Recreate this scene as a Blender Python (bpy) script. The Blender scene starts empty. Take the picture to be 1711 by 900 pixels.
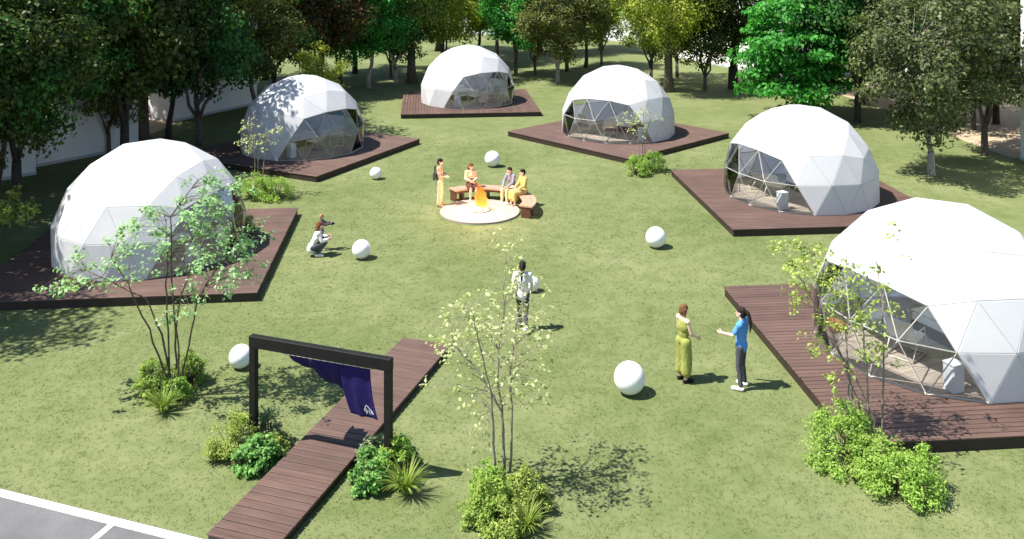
import bpy, bmesh, math, random
import numpy as np
from mathutils import Vector, Matrix, Quaternion

sc = bpy.context.scene
COL = sc.collection
PI = math.pi
R_ = math.radians

# ------------------------------------------------------------------ camera
HC, FPX, YH = 9.2, 1502.0, -97.1          # eye height, focal length in photo pixels, horizon row
cam_d = bpy.data.cameras.new('camera')
cam = bpy.data.objects.new('camera', cam_d)
COL.objects.link(cam)
cam.location = (0, 0, HC)
cam.rotation_euler = (R_(90), 0, 0)       # level view camera, lens shifted down
cam_d.sensor_width = 36
cam_d.lens = 36 * FPX / 1711
cam_d.shift_y = -(450 - YH) / 1711
cam_d.clip_start = 0.1
cam_d.clip_end = 2000
sc.camera = cam

# ------------------------------------------------------------------ sky, sun, exposure
SUN_TO = Vector((-0.495, -0.085, 0.865)).normalized()     # direction towards the sun
world = bpy.data.worlds.new('World')
sc.world = world
world.use_nodes = True
wn = world.node_tree
sky = wn.nodes.new('ShaderNodeTexSky')
sky.sky_type = 'NISHITA'
sky.sun_disc = False
sky.sun_elevation = math.asin(SUN_TO.z)
sky.sun_rotation = math.atan2(SUN_TO.x, SUN_TO.y)
sky.air_density = 1.0
sky.dust_density = 0.2
wn.links.new(sky.outputs[0], wn.nodes['Background'].inputs[0])
wn.nodes['Background'].inputs[1].default_value = 0.085

sun_d = bpy.data.lights.new('sun', 'SUN')
sun = bpy.data.objects.new('sun', sun_d)
COL.objects.link(sun)
sun_d.energy = 5.0
sun_d.angle = R_(0.55)
sun_d.color = (1.0, 0.95, 0.87)
sun.rotation_euler = SUN_TO.to_track_quat('Z', 'Y').to_euler()
sun.location = (0, 0, 40)

sc.view_settings.view_transform = 'Standard'
sc.view_settings.look = 'None'
sc.view_settings.gamma = 1.0
sc.view_settings.exposure = 1.12
try:
    sc.view_settings.use_curve_mapping = False
except Exception:
    pass
sc.render.engine = 'CYCLES'
sc.cycles.max_bounces = 8
sc.cycles.transparent_max_bounces = 12


# ------------------------------------------------------------------ helpers
def at(x, y, z=0.0):
    """point at height z that the photo shows at pixel (x, y)"""
    q = y - YH
    return Vector(((x - 855.5) * (HC - z) / q, FPX * (HC - z) / q, z))


def mesh(name, V, F):
    m = bpy.data.meshes.new(name)
    m.from_pydata([tuple(v) for v in V], [], F)
    m.update()
    return m


def quad_mesh(name, V, n):
    """V: (n*4,3) array, n separate quads"""
    m = bpy.data.meshes.new(name)
    V = np.ascontiguousarray(V, dtype=np.float32)
    m.vertices.add(len(V))
    m.vertices.foreach_set('co', V.ravel())
    m.loops.add(n * 4)
    m.loops.foreach_set('vertex_index', np.arange(n * 4, dtype=np.int32))
    m.polygons.add(n)
    m.polygons.foreach_set('loop_start', np.arange(0, n * 4, 4, dtype=np.int32))
    m.polygons.foreach_set('loop_total', np.full(n, 4, dtype=np.int32))
    m.update()
    m.validate()
    return m


def obj(name, me, mat=None, parent=None, loc=None, rot=None, smooth=False):
    o = bpy.data.objects.new(name, me)
    COL.objects.link(o)
    if mat is not None and me is not None and len(me.materials) == 0:
        me.materials.append(mat)
    if parent is not None:
        o.parent = parent
    if loc is not None:
        o.location = loc
    if rot is not None:
        o.rotation_euler = rot
    if smooth and me is not None:
        me.polygons.foreach_set('use_smooth', [True] * len(me.polygons))
    return o


def empty(name, loc=(0, 0, 0), rz=0):
    o = bpy.data.objects.new(name, None)
    COL.objects.link(o)
    o.location = loc
    o.rotation_euler = (0, 0, rz)
    o.empty_display_size = 0.2
    return o


def tag(o, label=None, cat=None, group=None, kind=None):
    if label:
        o['label'] = label
    if cat:
        o['category'] = cat
    if group:
        o['group'] = group
    if kind:
        o['kind'] = kind
    return o


def copy_tree(o, parent=None):
    c = o.copy()
    COL.objects.link(c)
    c.parent = parent
    for ch in list(o.children):
        copy_tree(ch, c)
    return c


class MB:
    """collects shapes into one mesh"""
    def __init__(self):
        self.V = []
        self.F = []

    def add(self, V, F):
        b = len(self.V)
        self.V += [tuple(v) for v in V]
        self.F += [tuple(i + b for i in f) for f in F]

    def box(self, x0, x1, y0, y1, z0, z1, M=None):
        V = [Vector(p) for p in ((x0, y0, z0), (x1, y0, z0), (x1, y1, z0), (x0, y1, z0),
                                 (x0, y0, z1), (x1, y0, z1), (x1, y1, z1), (x0, y1, z1))]
        if M is not None:
            V = [M @ v for v in V]
        self.add(V, [(3, 2, 1, 0), (4, 5, 6, 7), (0, 1, 5, 4), (1, 2, 6, 5), (2, 3, 7, 6), (3, 0, 4, 7)])

    def cbox(self, x0, x1, y0, y1, z0, z1, c=0.005, M=None):
        """box with chamfered top edges"""
        V = [(x0, y0, z0), (x1, y0, z0), (x1, y1, z0), (x0, y1, z0),
             (x0, y0, z1 - c), (x1, y0, z1 - c), (x1, y1, z1 - c), (x0, y1, z1 - c),
             (x0 + c, y0 + c, z1), (x1 - c, y0 + c, z1), (x1 - c, y1 - c, z1), (x0 + c, y1 - c, z1)]
        V = [Vector(p) for p in V]
        if M is not None:
            V = [M @ v for v in V]
        F = [(3, 2, 1, 0), (8, 9, 10, 11)]
        for i in range(4):
            j = (i + 1) % 4
            F.append((i, j, 4 + j, 4 + i))
            F.append((4 + i, 4 + j, 8 + j, 8 + i))
        self.add(V, F)

    def tube(self, pts, rad, n=6, cap=True):
        pts = [Vector(p) for p in pts]
        if not isinstance(rad, (list, tuple)):
            rad = [rad] * len(pts)
        b = len(self.V)
        prev = None
        for i, p in enumerate(pts):
            d = (pts[min(i + 1, len(pts) - 1)] - pts[max(i - 1, 0)])
            if d.length < 1e-9:
                d = Vector((0, 0, 1))
            d.normalize()
            if prev is None:
                a = d.orthogonal().normalized()
            else:
                a = (prev - d * prev.dot(d))
                a = a.normalized() if a.length > 1e-6 else d.orthogonal().normalized()
            prev = a
            c = d.cross(a)
            for k in range(n):
                t = 2 * PI * k / n
                self.V.append(tuple(p + (a * math.cos(t) + c * math.sin(t)) * rad[i]))
        for i in range(len(pts) - 1):
            for k in range(n):
                k2 = (k + 1) % n
                self.F.append((b + i * n + k, b + i * n + k2, b + (i + 1) * n + k2, b + (i + 1) * n + k))
        if cap:
            self.F.append(tuple(b + k for k in reversed(range(n))))
            self.F.append(tuple(b + (len(pts) - 1) * n + k for k in range(n)))

    def lathe(self, prof, n=32, M=None):
        """prof: list of (r, z), closed at the axis when r = 0"""
        b = len(self.V)
        idx = []
        for r, z in prof:
            ring = []
            if r < 1e-6:
                self.V.append((0, 0, z))
                ring = [len(self.V) - 1] * n
            else:
                for k in range(n):
                    t = 2 * PI * k / n
                    self.V.append((r * math.cos(t), r * math.sin(t), z))
                    ring.append(len(self.V) - 1)
            idx.append(ring)
        for i in range(len(prof) - 1):
            for k in range(n):
                k2 = (k + 1) % n
                q = [idx[i][k], idx[i][k2], idx[i + 1][k2], idx[i + 1][k]]
                qq = []
                for v in q:
                    if v not in qq:
                        qq.append(v)
                if len(qq) > 2:
                    self.F.append(tuple(qq))
        if M is not None:
            for i in range(b, len(self.V)):
                self.V[i] = tuple(M @ Vector(self.V[i]))

    def build(self, name, mat, parent=None, loc=None, rot=None, smooth=False):
        return obj(name, mesh(name, self.V, self.F), mat, parent, loc, rot, smooth)


# ------------------------------------------------------------------ materials
def new_mat(name):
    m = bpy.data.materials.new(name)
    m.use_nodes = True
    nt = m.node_tree
    p = nt.nodes['Principled BSDF']
    return m, nt, p


def nd(nt, t, **kw):
    n = nt.nodes.new(t)
    for k, v in kw.items():
        setattr(n, k, v)
    return n


def mapped_noise(nt, scale, detail=4, rough=0.55, coord='Object', vec_scale=None):
    tc = nd(nt, 'ShaderNodeTexCoord')
    n = nd(nt, 'ShaderNodeTexNoise')
    n.inputs['Scale'].default_value = scale
    n.inputs['Detail'].default_value = detail
    n.inputs['Roughness'].default_value = rough
    if vec_scale:
        mp = nd(nt, 'ShaderNodeMapping')
        mp.inputs['Scale'].default_value = vec_scale
        nt.links.new(tc.outputs[coord], mp.inputs['Vector'])
        nt.links.new(mp.outputs[0], n.inputs['Vector'])
    else:
        nt.links.new(tc.outputs[coord], n.inputs['Vector'])
    return n


def ramp(nt, src, stops):
    r = nd(nt, 'ShaderNodeValToRGB')
    el = r.color_ramp.elements
    while len(el) < len(stops):
        el.new(0.5)
    for e, (pos, c) in zip(el, stops):
        e.position = pos
        e.color = (c[0], c[1], c[2], 1)
    nt.links.new(src, r.inputs[0])
    return r


def mixc(nt, a, b, fac, blend='MIX'):
    n = nd(nt, 'ShaderNodeMix', data_type='RGBA', blend_type=blend)
    for sock, v in ((n.inputs[0], fac), (n.inputs[6], a), (n.inputs[7], b)):
        if hasattr(v, 'is_linked') or hasattr(v, 'links'):
            nt.links.new(v, sock)
        elif isinstance(v, (int, float)):
            sock.default_value = v
        else:
            sock.default_value = (v[0], v[1], v[2], 1)
    return n.outputs[2]


def plain(name, c, rough=0.6, var=0.12, scale=6.0, metal=0.0, spec=0.4, bump=0.0):
    m, nt, p = new_mat(name)
    n = mapped_noise(nt, scale, 5)
    lo = [max(0, v * (1 - var)) for v in c]
    hi = [min(1, v * (1 + var)) for v in c]
    r = ramp(nt, n.outputs[0], [(0.3, lo), (0.7, hi)])
    nt.links.new(r.outputs[0], p.inputs['Base Color'])
    p.inputs['Roughness'].default_value = rough
    p.inputs['Metallic'].default_value = metal
    p.inputs['Specular IOR Level'].default_value = spec
    if bump:
        b = nd(nt, 'ShaderNodeBump')
        b.inputs['Strength'].default_value = bump
        b.inputs['Distance'].default_value = 0.02
        nt.links.new(n.outputs[0], b.inputs['Height'])
        nt.links.new(b.outputs[0], p.inputs['Normal'])
    return m


def foliage(name, dark, light, trans=0.35, gloss=0.45):
    m, nt, p = new_mat(name)
    g = nd(nt, 'ShaderNodeNewGeometry')
    n = mapped_noise(nt, 0.9, 2)
    r1 = ramp(nt, g.outputs['Random Per Island'], [(0.0, dark), (1.0, light)])
    r2 = ramp(nt, n.outputs[0], [(0.3, (0.72, 0.72, 0.72)), (0.7, (1.15, 1.15, 1.15))])
    c = mixc(nt, r1.outputs[0], r2.outputs[0], 1.0, 'MULTIPLY')
    nt.links.new(c, p.inputs['Base Color'])
    p.inputs['Roughness'].default_value = gloss
    p.inputs['Specular IOR Level'].default_value = 0.18
    t = nd(nt, 'ShaderNodeBsdfTranslucent')
    c2 = mixc(nt, c, (1.0, 1.1, 0.5), 1.0, 'MULTIPLY')
    nt.links.new(c2, t.inputs[0])
    mx = nd(nt, 'ShaderNodeMixShader')
    mx.inputs[0].default_value = trans
    nt.links.new(p.outputs[0], mx.inputs[1])
    nt.links.new(t.outputs[0], mx.inputs[2])
    nt.links.new(mx.outputs[0], nt.nodes['Material Output'].inputs[0])
    return m


M = {}


def lawn_material():
    m, nt, p = new_mat('lawn_grass')
    big = mapped_noise(nt, 0.22, 3, 0.5)
    mid = mapped_noise(nt, 1.6, 4, 0.6)
    fine = mapped_noise(nt, 9.0, 6, 0.7)
    blade = mapped_noise(nt, 55.0, 3, 0.6, vec_scale=(1, 0.55, 1))
    a = ramp(nt, mid.outputs[0], [(0.22, (0.100, 0.128, 0.046)), (0.5, (0.136, 0.161, 0.068)), (0.78, (0.170, 0.188, 0.092))])
    b = ramp(nt, big.outputs[0], [(0.32, (0.80, 0.86, 0.72)), (0.66, (1.12, 1.08, 1.10))])
    c = mixc(nt, a.outputs[0], b.outputs[0], 1.0, 'MULTIPLY')
    f = ramp(nt, fine.outputs[0], [(0.3, (0.74, 0.77, 0.68)), (0.7, (1.22, 1.2, 1.22))])
    c = mixc(nt, c, f.outputs[0], 0.22, 'MULTIPLY')
    g = ramp(nt, blade.outputs[0], [(0.3, (0.74, 0.76, 0.68)), (0.7, (1.24, 1.22, 1.2))])
    c = mixc(nt, c, g.outputs[0], 0.28, 'MULTIPLY')
    nt.links.new(c, p.inputs['Base Color'])
    p.inputs['Roughness'].default_value = 0.85
    p.inputs['Specular IOR Level'].default_value = 0.15
    bp = nd(nt, 'ShaderNodeBump')
    bp.inputs['Strength'].default_value = 0.12
    bp.inputs['Distance'].default_value = 0.015
    add = nd(nt, 'ShaderNodeMath', operation='ADD')
    nt.links.new(fine.outputs[0], add.inputs[0])
    nt.links.new(blade.outputs[0], add.inputs[1])
    nt.links.new(add.outputs[0], bp.inputs['Height'])
    nt.links.new(bp.outputs[0], p.inputs['Normal'])
    return m


M['lawn'] = lawn_material()
M['blade'] = foliage('grass_blade', (0.112, 0.138, 0.054), (0.172, 0.192, 0.086), 0.45, 0.6)


def asphalt_material():
    m, nt, p = new_mat('asphalt')
    n1 = mapped_noise(nt, 120, 3, 0.7)
    n2 = mapped_noise(nt, 1.2, 4)
    a = ramp(nt, n1.outputs[0], [(0.35, (0.07, 0.07, 0.074)), (0.66, (0.17, 0.167, 0.170))])
    b = ramp(nt, n2.outputs[0], [(0.3, (0.82, 0.82, 0.82)), (0.7, (1.15, 1.15, 1.15))])
    c = mixc(nt, a.outputs[0], b.outputs[0], 1.0, 'MULTIPLY')
    nt.links.new(c, p.inputs['Base Color'])
    p.inputs['Roughness'].default_value = 0.9
    bp = nd(nt, 'ShaderNodeBump')
    bp.inputs['Strength'].default_value = 0.4
    bp.inputs['Distance'].default_value = 0.008
    nt.links.new(n1.outputs[0], bp.inputs['Height'])
    nt.links.new(bp.outputs[0], p.inputs['Normal'])
    return m


M['asphalt'] = asphalt_material()
M['paint'] = plain('road_paint', (0.72, 0.71, 0.68), 0.7, 0.1, 9)
M['sand'] = plain('sandy_path', (0.36, 0.28, 0.19), 0.9, 0.2, 3, bump=0.2)


def plank_material(name, c, along):
    m, nt, p = new_mat(name)
    oi = nd(nt, 'ShaderNodeObjectInfo')
    n = mapped_noise(nt, 14, 5, 0.65, vec_scale=(0.08, 1, 1) if along == 'x' else (1, 0.08, 1))
    tc = nd(nt, 'ShaderNodeTexCoord')
    mp = nd(nt, 'ShaderNodeMapping')
    mp.inputs['Scale'].default_value = (0.08, 1, 1)
    sh = nd(nt, 'ShaderNodeVectorMath', operation='SCALE')
    sh.inputs[0].default_value = (31, 17, 11)
    nt.links.new(oi.outputs['Random'], sh.inputs['Scale'])
    nt.links.new(sh.outputs[0], mp.inputs['Location'])
    nt.links.new(tc.outputs['Object'], mp.inputs['Vector'])
    nt.links.new(mp.outputs[0], n.inputs['Vector'])
    geo = nd(nt, 'ShaderNodeNewGeometry')
    wear = nd(nt, 'ShaderNodeTexNoise')
    wear.inputs['Scale'].default_value = 0.9
    wear.inputs['Detail'].default_value = 5
    nt.links.new(geo.outputs['Position'], wear.inputs['Vector'])
    r = ramp(nt, n.outputs[0], [(0.28, [v * 0.72 for v in c]), (0.72, [v * 1.25 for v in c])])
    rw = ramp(nt, wear.outputs[0], [(0.3, (0.86, 0.86, 0.86)), (0.7, (1.14, 1.15, 1.16))])
    r2 = ramp(nt, oi.outputs['Random'], [(0.0, (0.88, 0.88, 0.89)), (1.0, (1.1, 1.09, 1.08))])
    cc = mixc(nt, r.outputs[0], r2.outputs[0], 1.0, 'MULTIPLY')
    cc = mixc(nt, cc, rw.outputs[0], 1.0, 'MULTIPLY')
    nt.links.new(cc, p.inputs['Base Color'])
    p.inputs['Roughness'].default_value = 0.62
    p.inputs['Specular IOR Level'].default_value = 0.35
    bp = nd(nt, 'ShaderNodeBump')
    bp.inputs['Strength'].default_value = 0.25
    bp.inputs['Distance'].default_value = 0.006
    nt.links.new(n.outputs[0], bp.inputs['Height'])
    nt.links.new(bp.outputs[0], p.inputs['Normal'])
    return m


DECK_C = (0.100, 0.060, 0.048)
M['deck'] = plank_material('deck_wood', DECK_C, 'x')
M['fascia'] = plain('shaded_deck_fascia', (0.030, 0.019, 0.016), 0.6, 0.2, 4)  # near-black tone: shade on the deck sides put into the colour
M['floor'] = plank_material('dome_floor_wood', (0.34, 0.275, 0.215), 'x')


def membrane_material():
    m, nt, p = new_mat('white_membrane')
    n = mapped_noise(nt, 1.3, 3)
    r = ramp(nt, n.outputs[0], [(0.3, (0.78, 0.78, 0.79)), (0.7, (0.84, 0.84, 0.84))])
    nt.links.new(r.outputs[0], p.inputs['Base Color'])
    p.inputs['Roughness'].default_value = 0.45
    p.inputs['Specular IOR Level'].default_value = 0.35
    wr = mapped_noise(nt, 2.6, 2, 0.5)
    bp = nd(nt, 'ShaderNodeBump')
    bp.inputs['Strength'].default_value = 0.12
    bp.inputs['Distance'].default_value = 0.06
    nt.links.new(wr.outputs[0], bp.inputs['Height'])
    nt.links.new(bp.outputs[0], p.inputs['Normal'])
    t = nd(nt, 'ShaderNodeBsdfTranslucent')
    t.inputs[0].default_value = (0.8, 0.82, 0.86, 1)
    mx = nd(nt, 'ShaderNodeMixShader')
    mx.inputs[0].default_value = 0.5
    nt.links.new(p.outputs[0], mx.inputs[1])
    nt.links.new(t.outputs[0], mx.inputs[2])
    nt.links.new(mx.outputs[0], nt.nodes['Material Output'].inputs[0])
    return m


M['membrane'] = membrane_material()


def pane_material():
    m, nt, p = new_mat('clear_pane')
    tr = nd(nt, 'ShaderNodeBsdfTransparent')
    tr.inputs[0].default_value = (0.93, 0.95, 0.96, 1)
    gl = nd(nt, 'ShaderNodeBsdfGlossy')
    gl.inputs['Roughness'].default_value = 0.04
    fr = nd(nt, 'ShaderNodeFresnel')
    fr.inputs[0].default_value = 1.16
    mu = nd(nt, 'ShaderNodeMath', operation='MULTIPLY_ADD')
    mu.inputs[1].default_value = 1.0
    mu.inputs[2].default_value = 0.045
    nt.links.new(fr.outputs[0], mu.inputs[0])
    mx = nd(nt, 'ShaderNodeMixShader')
    nt.links.new(mu.outputs[0], mx.inputs[0])
    nt.links.new(tr.outputs[0], mx.inputs[1])
    nt.links.new(gl.outputs[0], mx.inputs[2])
    nt.links.new(mx.outputs[0], nt.nodes['Material Output'].inputs[0])
    return m


M['pane'] = pane_material()
M['strut'] = plain('painted_steel', (0.50, 0.48, 0.43), 0.45, 0.05)
M['white'] = plain('white_paint', (0.75, 0.75, 0.76), 0.4, 0.04)
M['globe'] = plain('globe_plastic', (0.80, 0.80, 0.80), 0.35, 0.03, 5)
M['black'] = plain('black_timber', (0.010, 0.010, 0.009), 0.6, 0.25, 8, spec=0.2)
M['navy'] = plain('indigo_cloth', (0.020, 0.014, 0.085), 0.9, 0.2, 12, spec=0.1)
M['emblem'] = plain('emblem_white', (0.6, 0.6, 0.66), 0.8, 0.05)
M['rod'] = plain('bamboo_rod', (0.62, 0.58, 0.46), 0.6, 0.1)
M['stone'] = plain('pit_stone', (0.33, 0.27, 0.24), 0.8, 0.12, 7, bump=0.15)
M['bench_top'] = plain('bench_seat_wood', (0.42, 0.25, 0.17), 0.55, 0.15, 9)
M['bench_leg'] = plain('bench_leg_wood', (0.10, 0.038, 0.022), 0.55, 0.2, 9)
M['log'] = plain('charred_log', (0.06, 0.035, 0.02), 0.9, 0.4, 12, bump=0.4)
M['wall'] = plain('white_render', (0.74, 0.735, 0.73), 0.85, 0.05, 0.8, bump=0.05)
M['wall_trim'] = plain('grey_trim', (0.42, 0.43, 0.45), 0.7, 0.08, 1)
M['roof'] = plain('grey_roof', (0.23, 0.24, 0.26), 0.7, 0.1, 1)
M['bark'] = plain('bark', (0.105, 0.085, 0.065), 0.9, 0.45, 9, bump=0.7)
M['bark_pale'] = plain('bark_pale', (0.30, 0.27, 0.22), 0.9, 0.35, 9, bump=0.6)
M['bark_dark'] = plain('bark_dark', (0.05, 0.040, 0.033), 0.9, 0.4, 9, bump=0.7)
M['twig'] = plain('twig', (0.085, 0.062, 0.045), 0.8, 0.3, 12)
M['twig_pale'] = plain('twig_pale', (0.24, 0.20, 0.16), 0.8, 0.3, 12)
M['cushion'] = plain('orange_cushion', (0.42, 0.13, 0.06), 0.9, 0.1, 12)
M['linen'] = plain('bed_linen', (0.66, 0.65, 0.62), 0.9, 0.06, 7)
M['sling'] = plain('chair_sling', (0.55, 0.52, 0.44), 0.85, 0.1, 20)
M['chair_frame'] = plain('chair_frame', (0.62, 0.57, 0.45), 0.45, 0.08)
M['pot'] = plain('clay_pot', (0.16, 0.15, 0.14), 0.7, 0.12)

M['f_dark'] = foliage('leaf_dark', (0.026, 0.048, 0.013), (0.115, 0.165, 0.038), 0.4)
M['f_deep'] = foliage('leaf_deep_green', (0.018, 0.068, 0.016), (0.085, 0.235, 0.050), 0.42)
M['f_olive'] = foliage('leaf_olive', (0.055, 0.072, 0.017), (0.250, 0.265, 0.078), 0.42)
M['f_emerald'] = foliage('leaf_emerald', (0.020, 0.135, 0.020), (0.125, 0.470, 0.085), 0.48)
M['f_yellow'] = foliage('leaf_yellow_green', (0.200, 0.260, 0.034), (0.560, 0.610, 0.110), 0.52)
M['f_mid'] = foliage('leaf_mid_green', (0.085, 0.145, 0.026), (0.290, 0.390, 0.080), 0.45)
M['f_brown'] = foliage('leaf_brown', (0.045, 0.032, 0.012), (0.150, 0.105, 0.036), 0.35)
M['f_mint'] = foliage('leaf_mint', (0.150, 0.330, 0.125), (0.52, 0.72, 0.42), 0.45)
M['f_pale'] = foliage('leaf_pale', (0.36, 0.43, 0.17), (0.72, 0.74, 0.44), 0.48)
M['f_lime'] = foliage('leaf_lime', (0.170, 0.270, 0.040), (0.50, 0.58, 0.16), 0.45)
M['f_shrub'] = foliage('leaf_shrub', (0.190, 0.320, 0.050), (0.470, 0.590, 0.165), 0.5)
M['f_shrub2'] = foliage('leaf_shrub_bright', (0.195, 0.360, 0.050), (0.480, 0.660, 0.165), 0.5)
M['f_grey'] = foliage('leaf_grey_green', (0.115, 0.180, 0.080), (0.330, 0.410, 0.225), 0.35)
M['f_broad'] = foliage('leaf_broad', (0.085, 0.225, 0.045), (0.270, 0.500, 0.140), 0.4)
M['f_sage'] = foliage('leaf_sage', (0.036, 0.056, 0.020), (0.185, 0.225, 0.095), 0.4)
M['f_tuft'] = foliage('leaf_tuft', (0.150, 0.235, 0.030), (0.440, 0.530, 0.150), 0.4)

# ------------------------------------------------------------------ ground, car park, paths
g = MB()
nx, ny = 60, 60
gx = np.concatenate([np.linspace(-400, -45, 8), np.linspace(-40, 40, 41), np.linspace(45, 400, 8)])
gy = np.concatenate([np.linspace(-200, -5, 5), np.linspace(0, 100, 51), np.linspace(110, 900, 10)])
V = []
rng = np.random.RandomState(3)
for yy in gy:
    for xx in gx:
        V.append((xx, yy, 0.0))
F = []
w = len(gx)
for j in range(len(gy) - 1):
    for i in range(w - 1):
        F.append((j * w + i, j * w + i + 1, (j + 1) * w + i + 1, (j + 1) * w + i))
lawn = obj('lawn', mesh('lawn', V, F), M['lawn'])
tag(lawn, kind='structure')

LA, LB = at(0, 818), at(330, 900)                     # edge of the car park
ld = (LB - LA).normalized()
ln = Vector((ld.y, -ld.x, 0))                          # towards the camera
if ln.y > 0:
    ln = -ln


def strip(name, a, d, n, l0, l1, w0, w1, z, mat, zb=None, parent=None):
    P = [a + d * l0 + n * w0, a + d * l1 + n * w0, a + d * l1 + n * w1, a + d * l0 + n * w1]
    b = MB()
    zb = z - 0.05 if zb is None else zb
    V = [(p.x, p.y, zb) for p in P] + [(p.x, p.y, z) for p in P]
    b.add(V, [(3, 2, 1, 0), (4, 5, 6, 7), (0, 1, 5, 4), (1, 2, 6, 5), (2, 3, 7, 6), (3, 0, 4, 7)])
    o = b.build(name, mat, parent)
    return o


o = strip('car_park', LA, ld, ln, -30, 30, -0.02, 20, 0.010, M['asphalt'])
bm = bmesh.new(); bm.from_mesh(o.data); bmesh.ops.recalc_face_normals(bm, faces=bm.faces); bm.to_mesh(o.data); bm.free()
tag(o, kind='structure')
for nm, args in (('edge_line', (LA, ld, ln, -30, 30, 0.0, 0.16)),):
    o = strip(nm, *args, 0.016, M['paint'], 0.004)
    tag(o, kind='structure')
BL = at(193, 872)
sl = (BL - LA).dot(ld)
for k in range(-3, 4):
    if -2.6 * 3 <= k * 2.6:
        o = strip('bay_line', LA, ld, ln, sl + k * 2.6 - 0.055, sl + k * 2.6 + 0.055, 0.165, 5.2, 0.0155, M['paint'], 0.004)
        tag(o, kind='structure')


def poly_sheet(name, pts, z, mat):
    P = [(p[0], p[1], z) for p in pts]
    o = obj(name, mesh(name, P, [tuple(range(len(P)))]), mat)
    if o.data.polygons[0].normal.z < 0:
        o.data.flip_normals()
    tag(o, kind='structure')
    return o


poly_sheet('path', [(-26, 38), (-19.2, 40.2), (-17.3, 43.0), (-16.9, 46.5), (-19.0, 52.0), (-30, 52)], 0.006, M['sand'])
poly_sheet('path', [(21.3, 38.3), (20.9, 41.5), (21.3, 46.0), (19.0, 58), (45, 62), (45, 36)], 0.006, M['sand'])


# ------------------------------------------------------------------ buildings beyond the trees
def building(name, a, b, depth, h, label, coping=True, z0=0.0):
    """long white block: front face runs from a to b on the ground, depth goes away to the left of a->b"""
    a, b = Vector((a[0], a[1], 0)), Vector((b[0], b[1], 0))
    L = (b - a).length
    ang = math.atan2((b - a).y, (b - a).x)
    root = empty(name, a, ang)
    tag(root, label, 'building')
    m = MB(); m.box(0, L, 0, depth, z0, h); m.build('wall', M['wall'], root)
    m = MB(); m.box(-0.02, L + 0.02, -0.02, depth + 0.02, z0 - 0.05, 0.12); m.build('plinth', M['wall_trim'], root)
    m = MB(); m.box(-0.06, L + 0.06, -0.06, depth + 0.06, h + 0.002, h + 0.14); m.build('coping', M['wall_trim'], root)
    m = MB(); m.box(0.2, L - 0.2, 0.2, depth - 0.2, h + 0.142, h + 0.2); m.build('roof', M['roof'], root)
    return root


building('building', (-27.0, 26.3), (-18.86, 35.61), 9, 8.5, 'white block whose nearest corner stands behind the dark tree at the left edge')
building('building', (-19.43, 36.74), (-16.75, 40.3), 10, 8.5, 'tall white shaded building behind the big forked tree, left of the sandy path')
building('building', (-17.31, 45.89), (-14.5, 51.1), 9, 5.5, 'low white wall-like block seen between the trees left of the second dome')
building('building', (13.15, 71.93), (13.9, 70.3), 14, 7.5, 'bluish shaded end of the white building behind the dark forked tree')
building('building', (13.95, 70.2), (18.2, 60.0), 16, 8.0, 'sunlit white building behind the trees right of centre')
building('building', (21.5, 38.0), (22.2, 28.5), 12, 7.5, 'white building cut off by the right edge of the picture')
building('building', (-8.0, 91.0), (-1.5, 88.0), 10, 7, 'far white building glimpsed above the topmost dome')
building('building', (2.0, 92.0), (12.6, 80.0), 10, 3.0, 'far pale low building behind the olive trees at the back')
building('building', (24.0, 62.0), (36.0, 49.0), 12, 7, 'far white building behind the sandy path on the right')


# ------------------------------------------------------------------ decks
DOMES = [(-10.55, 26.33, 5.3, -11.4, 1), (-9.14, 39.34, -26.5, -40, 1), (-2.48, 50.78, 5.5, -57, 1),
         (5.0, 42.42, -47, -120.6, -1), (10.25, 32.03, 5.0, -157.4, -1), (9.51, 20.05, 5.0, -155.9, -1)]
DECK, HD = 7.4, 0.24
NPL = 48


def make_deck():
    root = empty('deck')
    h = DECK / 2
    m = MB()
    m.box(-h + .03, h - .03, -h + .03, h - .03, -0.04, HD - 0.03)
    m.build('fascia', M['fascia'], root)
    pw = DECK / NPL
    pm = MB()
    pm.cbox(-h, h, -pw / 2 + 0.008, pw / 2 - 0.008, -0.026, 0.0, 0.006)
    pme = mesh('plank', pm.V, pm.F)
    rr = random.Random(5)
    for i in range(NPL):
        obj('plank', pme, M['deck'], root, (rr.uniform(-.006, .006), -h + pw * (i + .5), HD + rr.uniform(-.0015, .0015)))
    return root


deck0 = make_deck()
DECK_LABELS = ['brown timber deck at the left edge, under the dome behind the tall sapling',
               'brown timber deck turned cornerwise under the second dome from the left, partly in tree shade',
               'brown timber deck under the farthest dome at the top',
               'brown timber deck turned as a diamond under the dome right of the top one',
               'brown timber deck under the second dome from the right, above the near right dome',
               'large near brown timber deck at the right edge, beside the woman in a blue shirt']
for i, (x, y, rz, fc, sd) in enumerate(DOMES):
    d = deck0 if i == 0 else copy_tree(deck0)
    d.location = (x, y, 0)
    d.rotation_euler = (0, 0, R_(rz + (90 if i == 2 else 0)))
    tag(d, DECK_LABELS[i], 'deck', 'decks under the domes')


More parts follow.
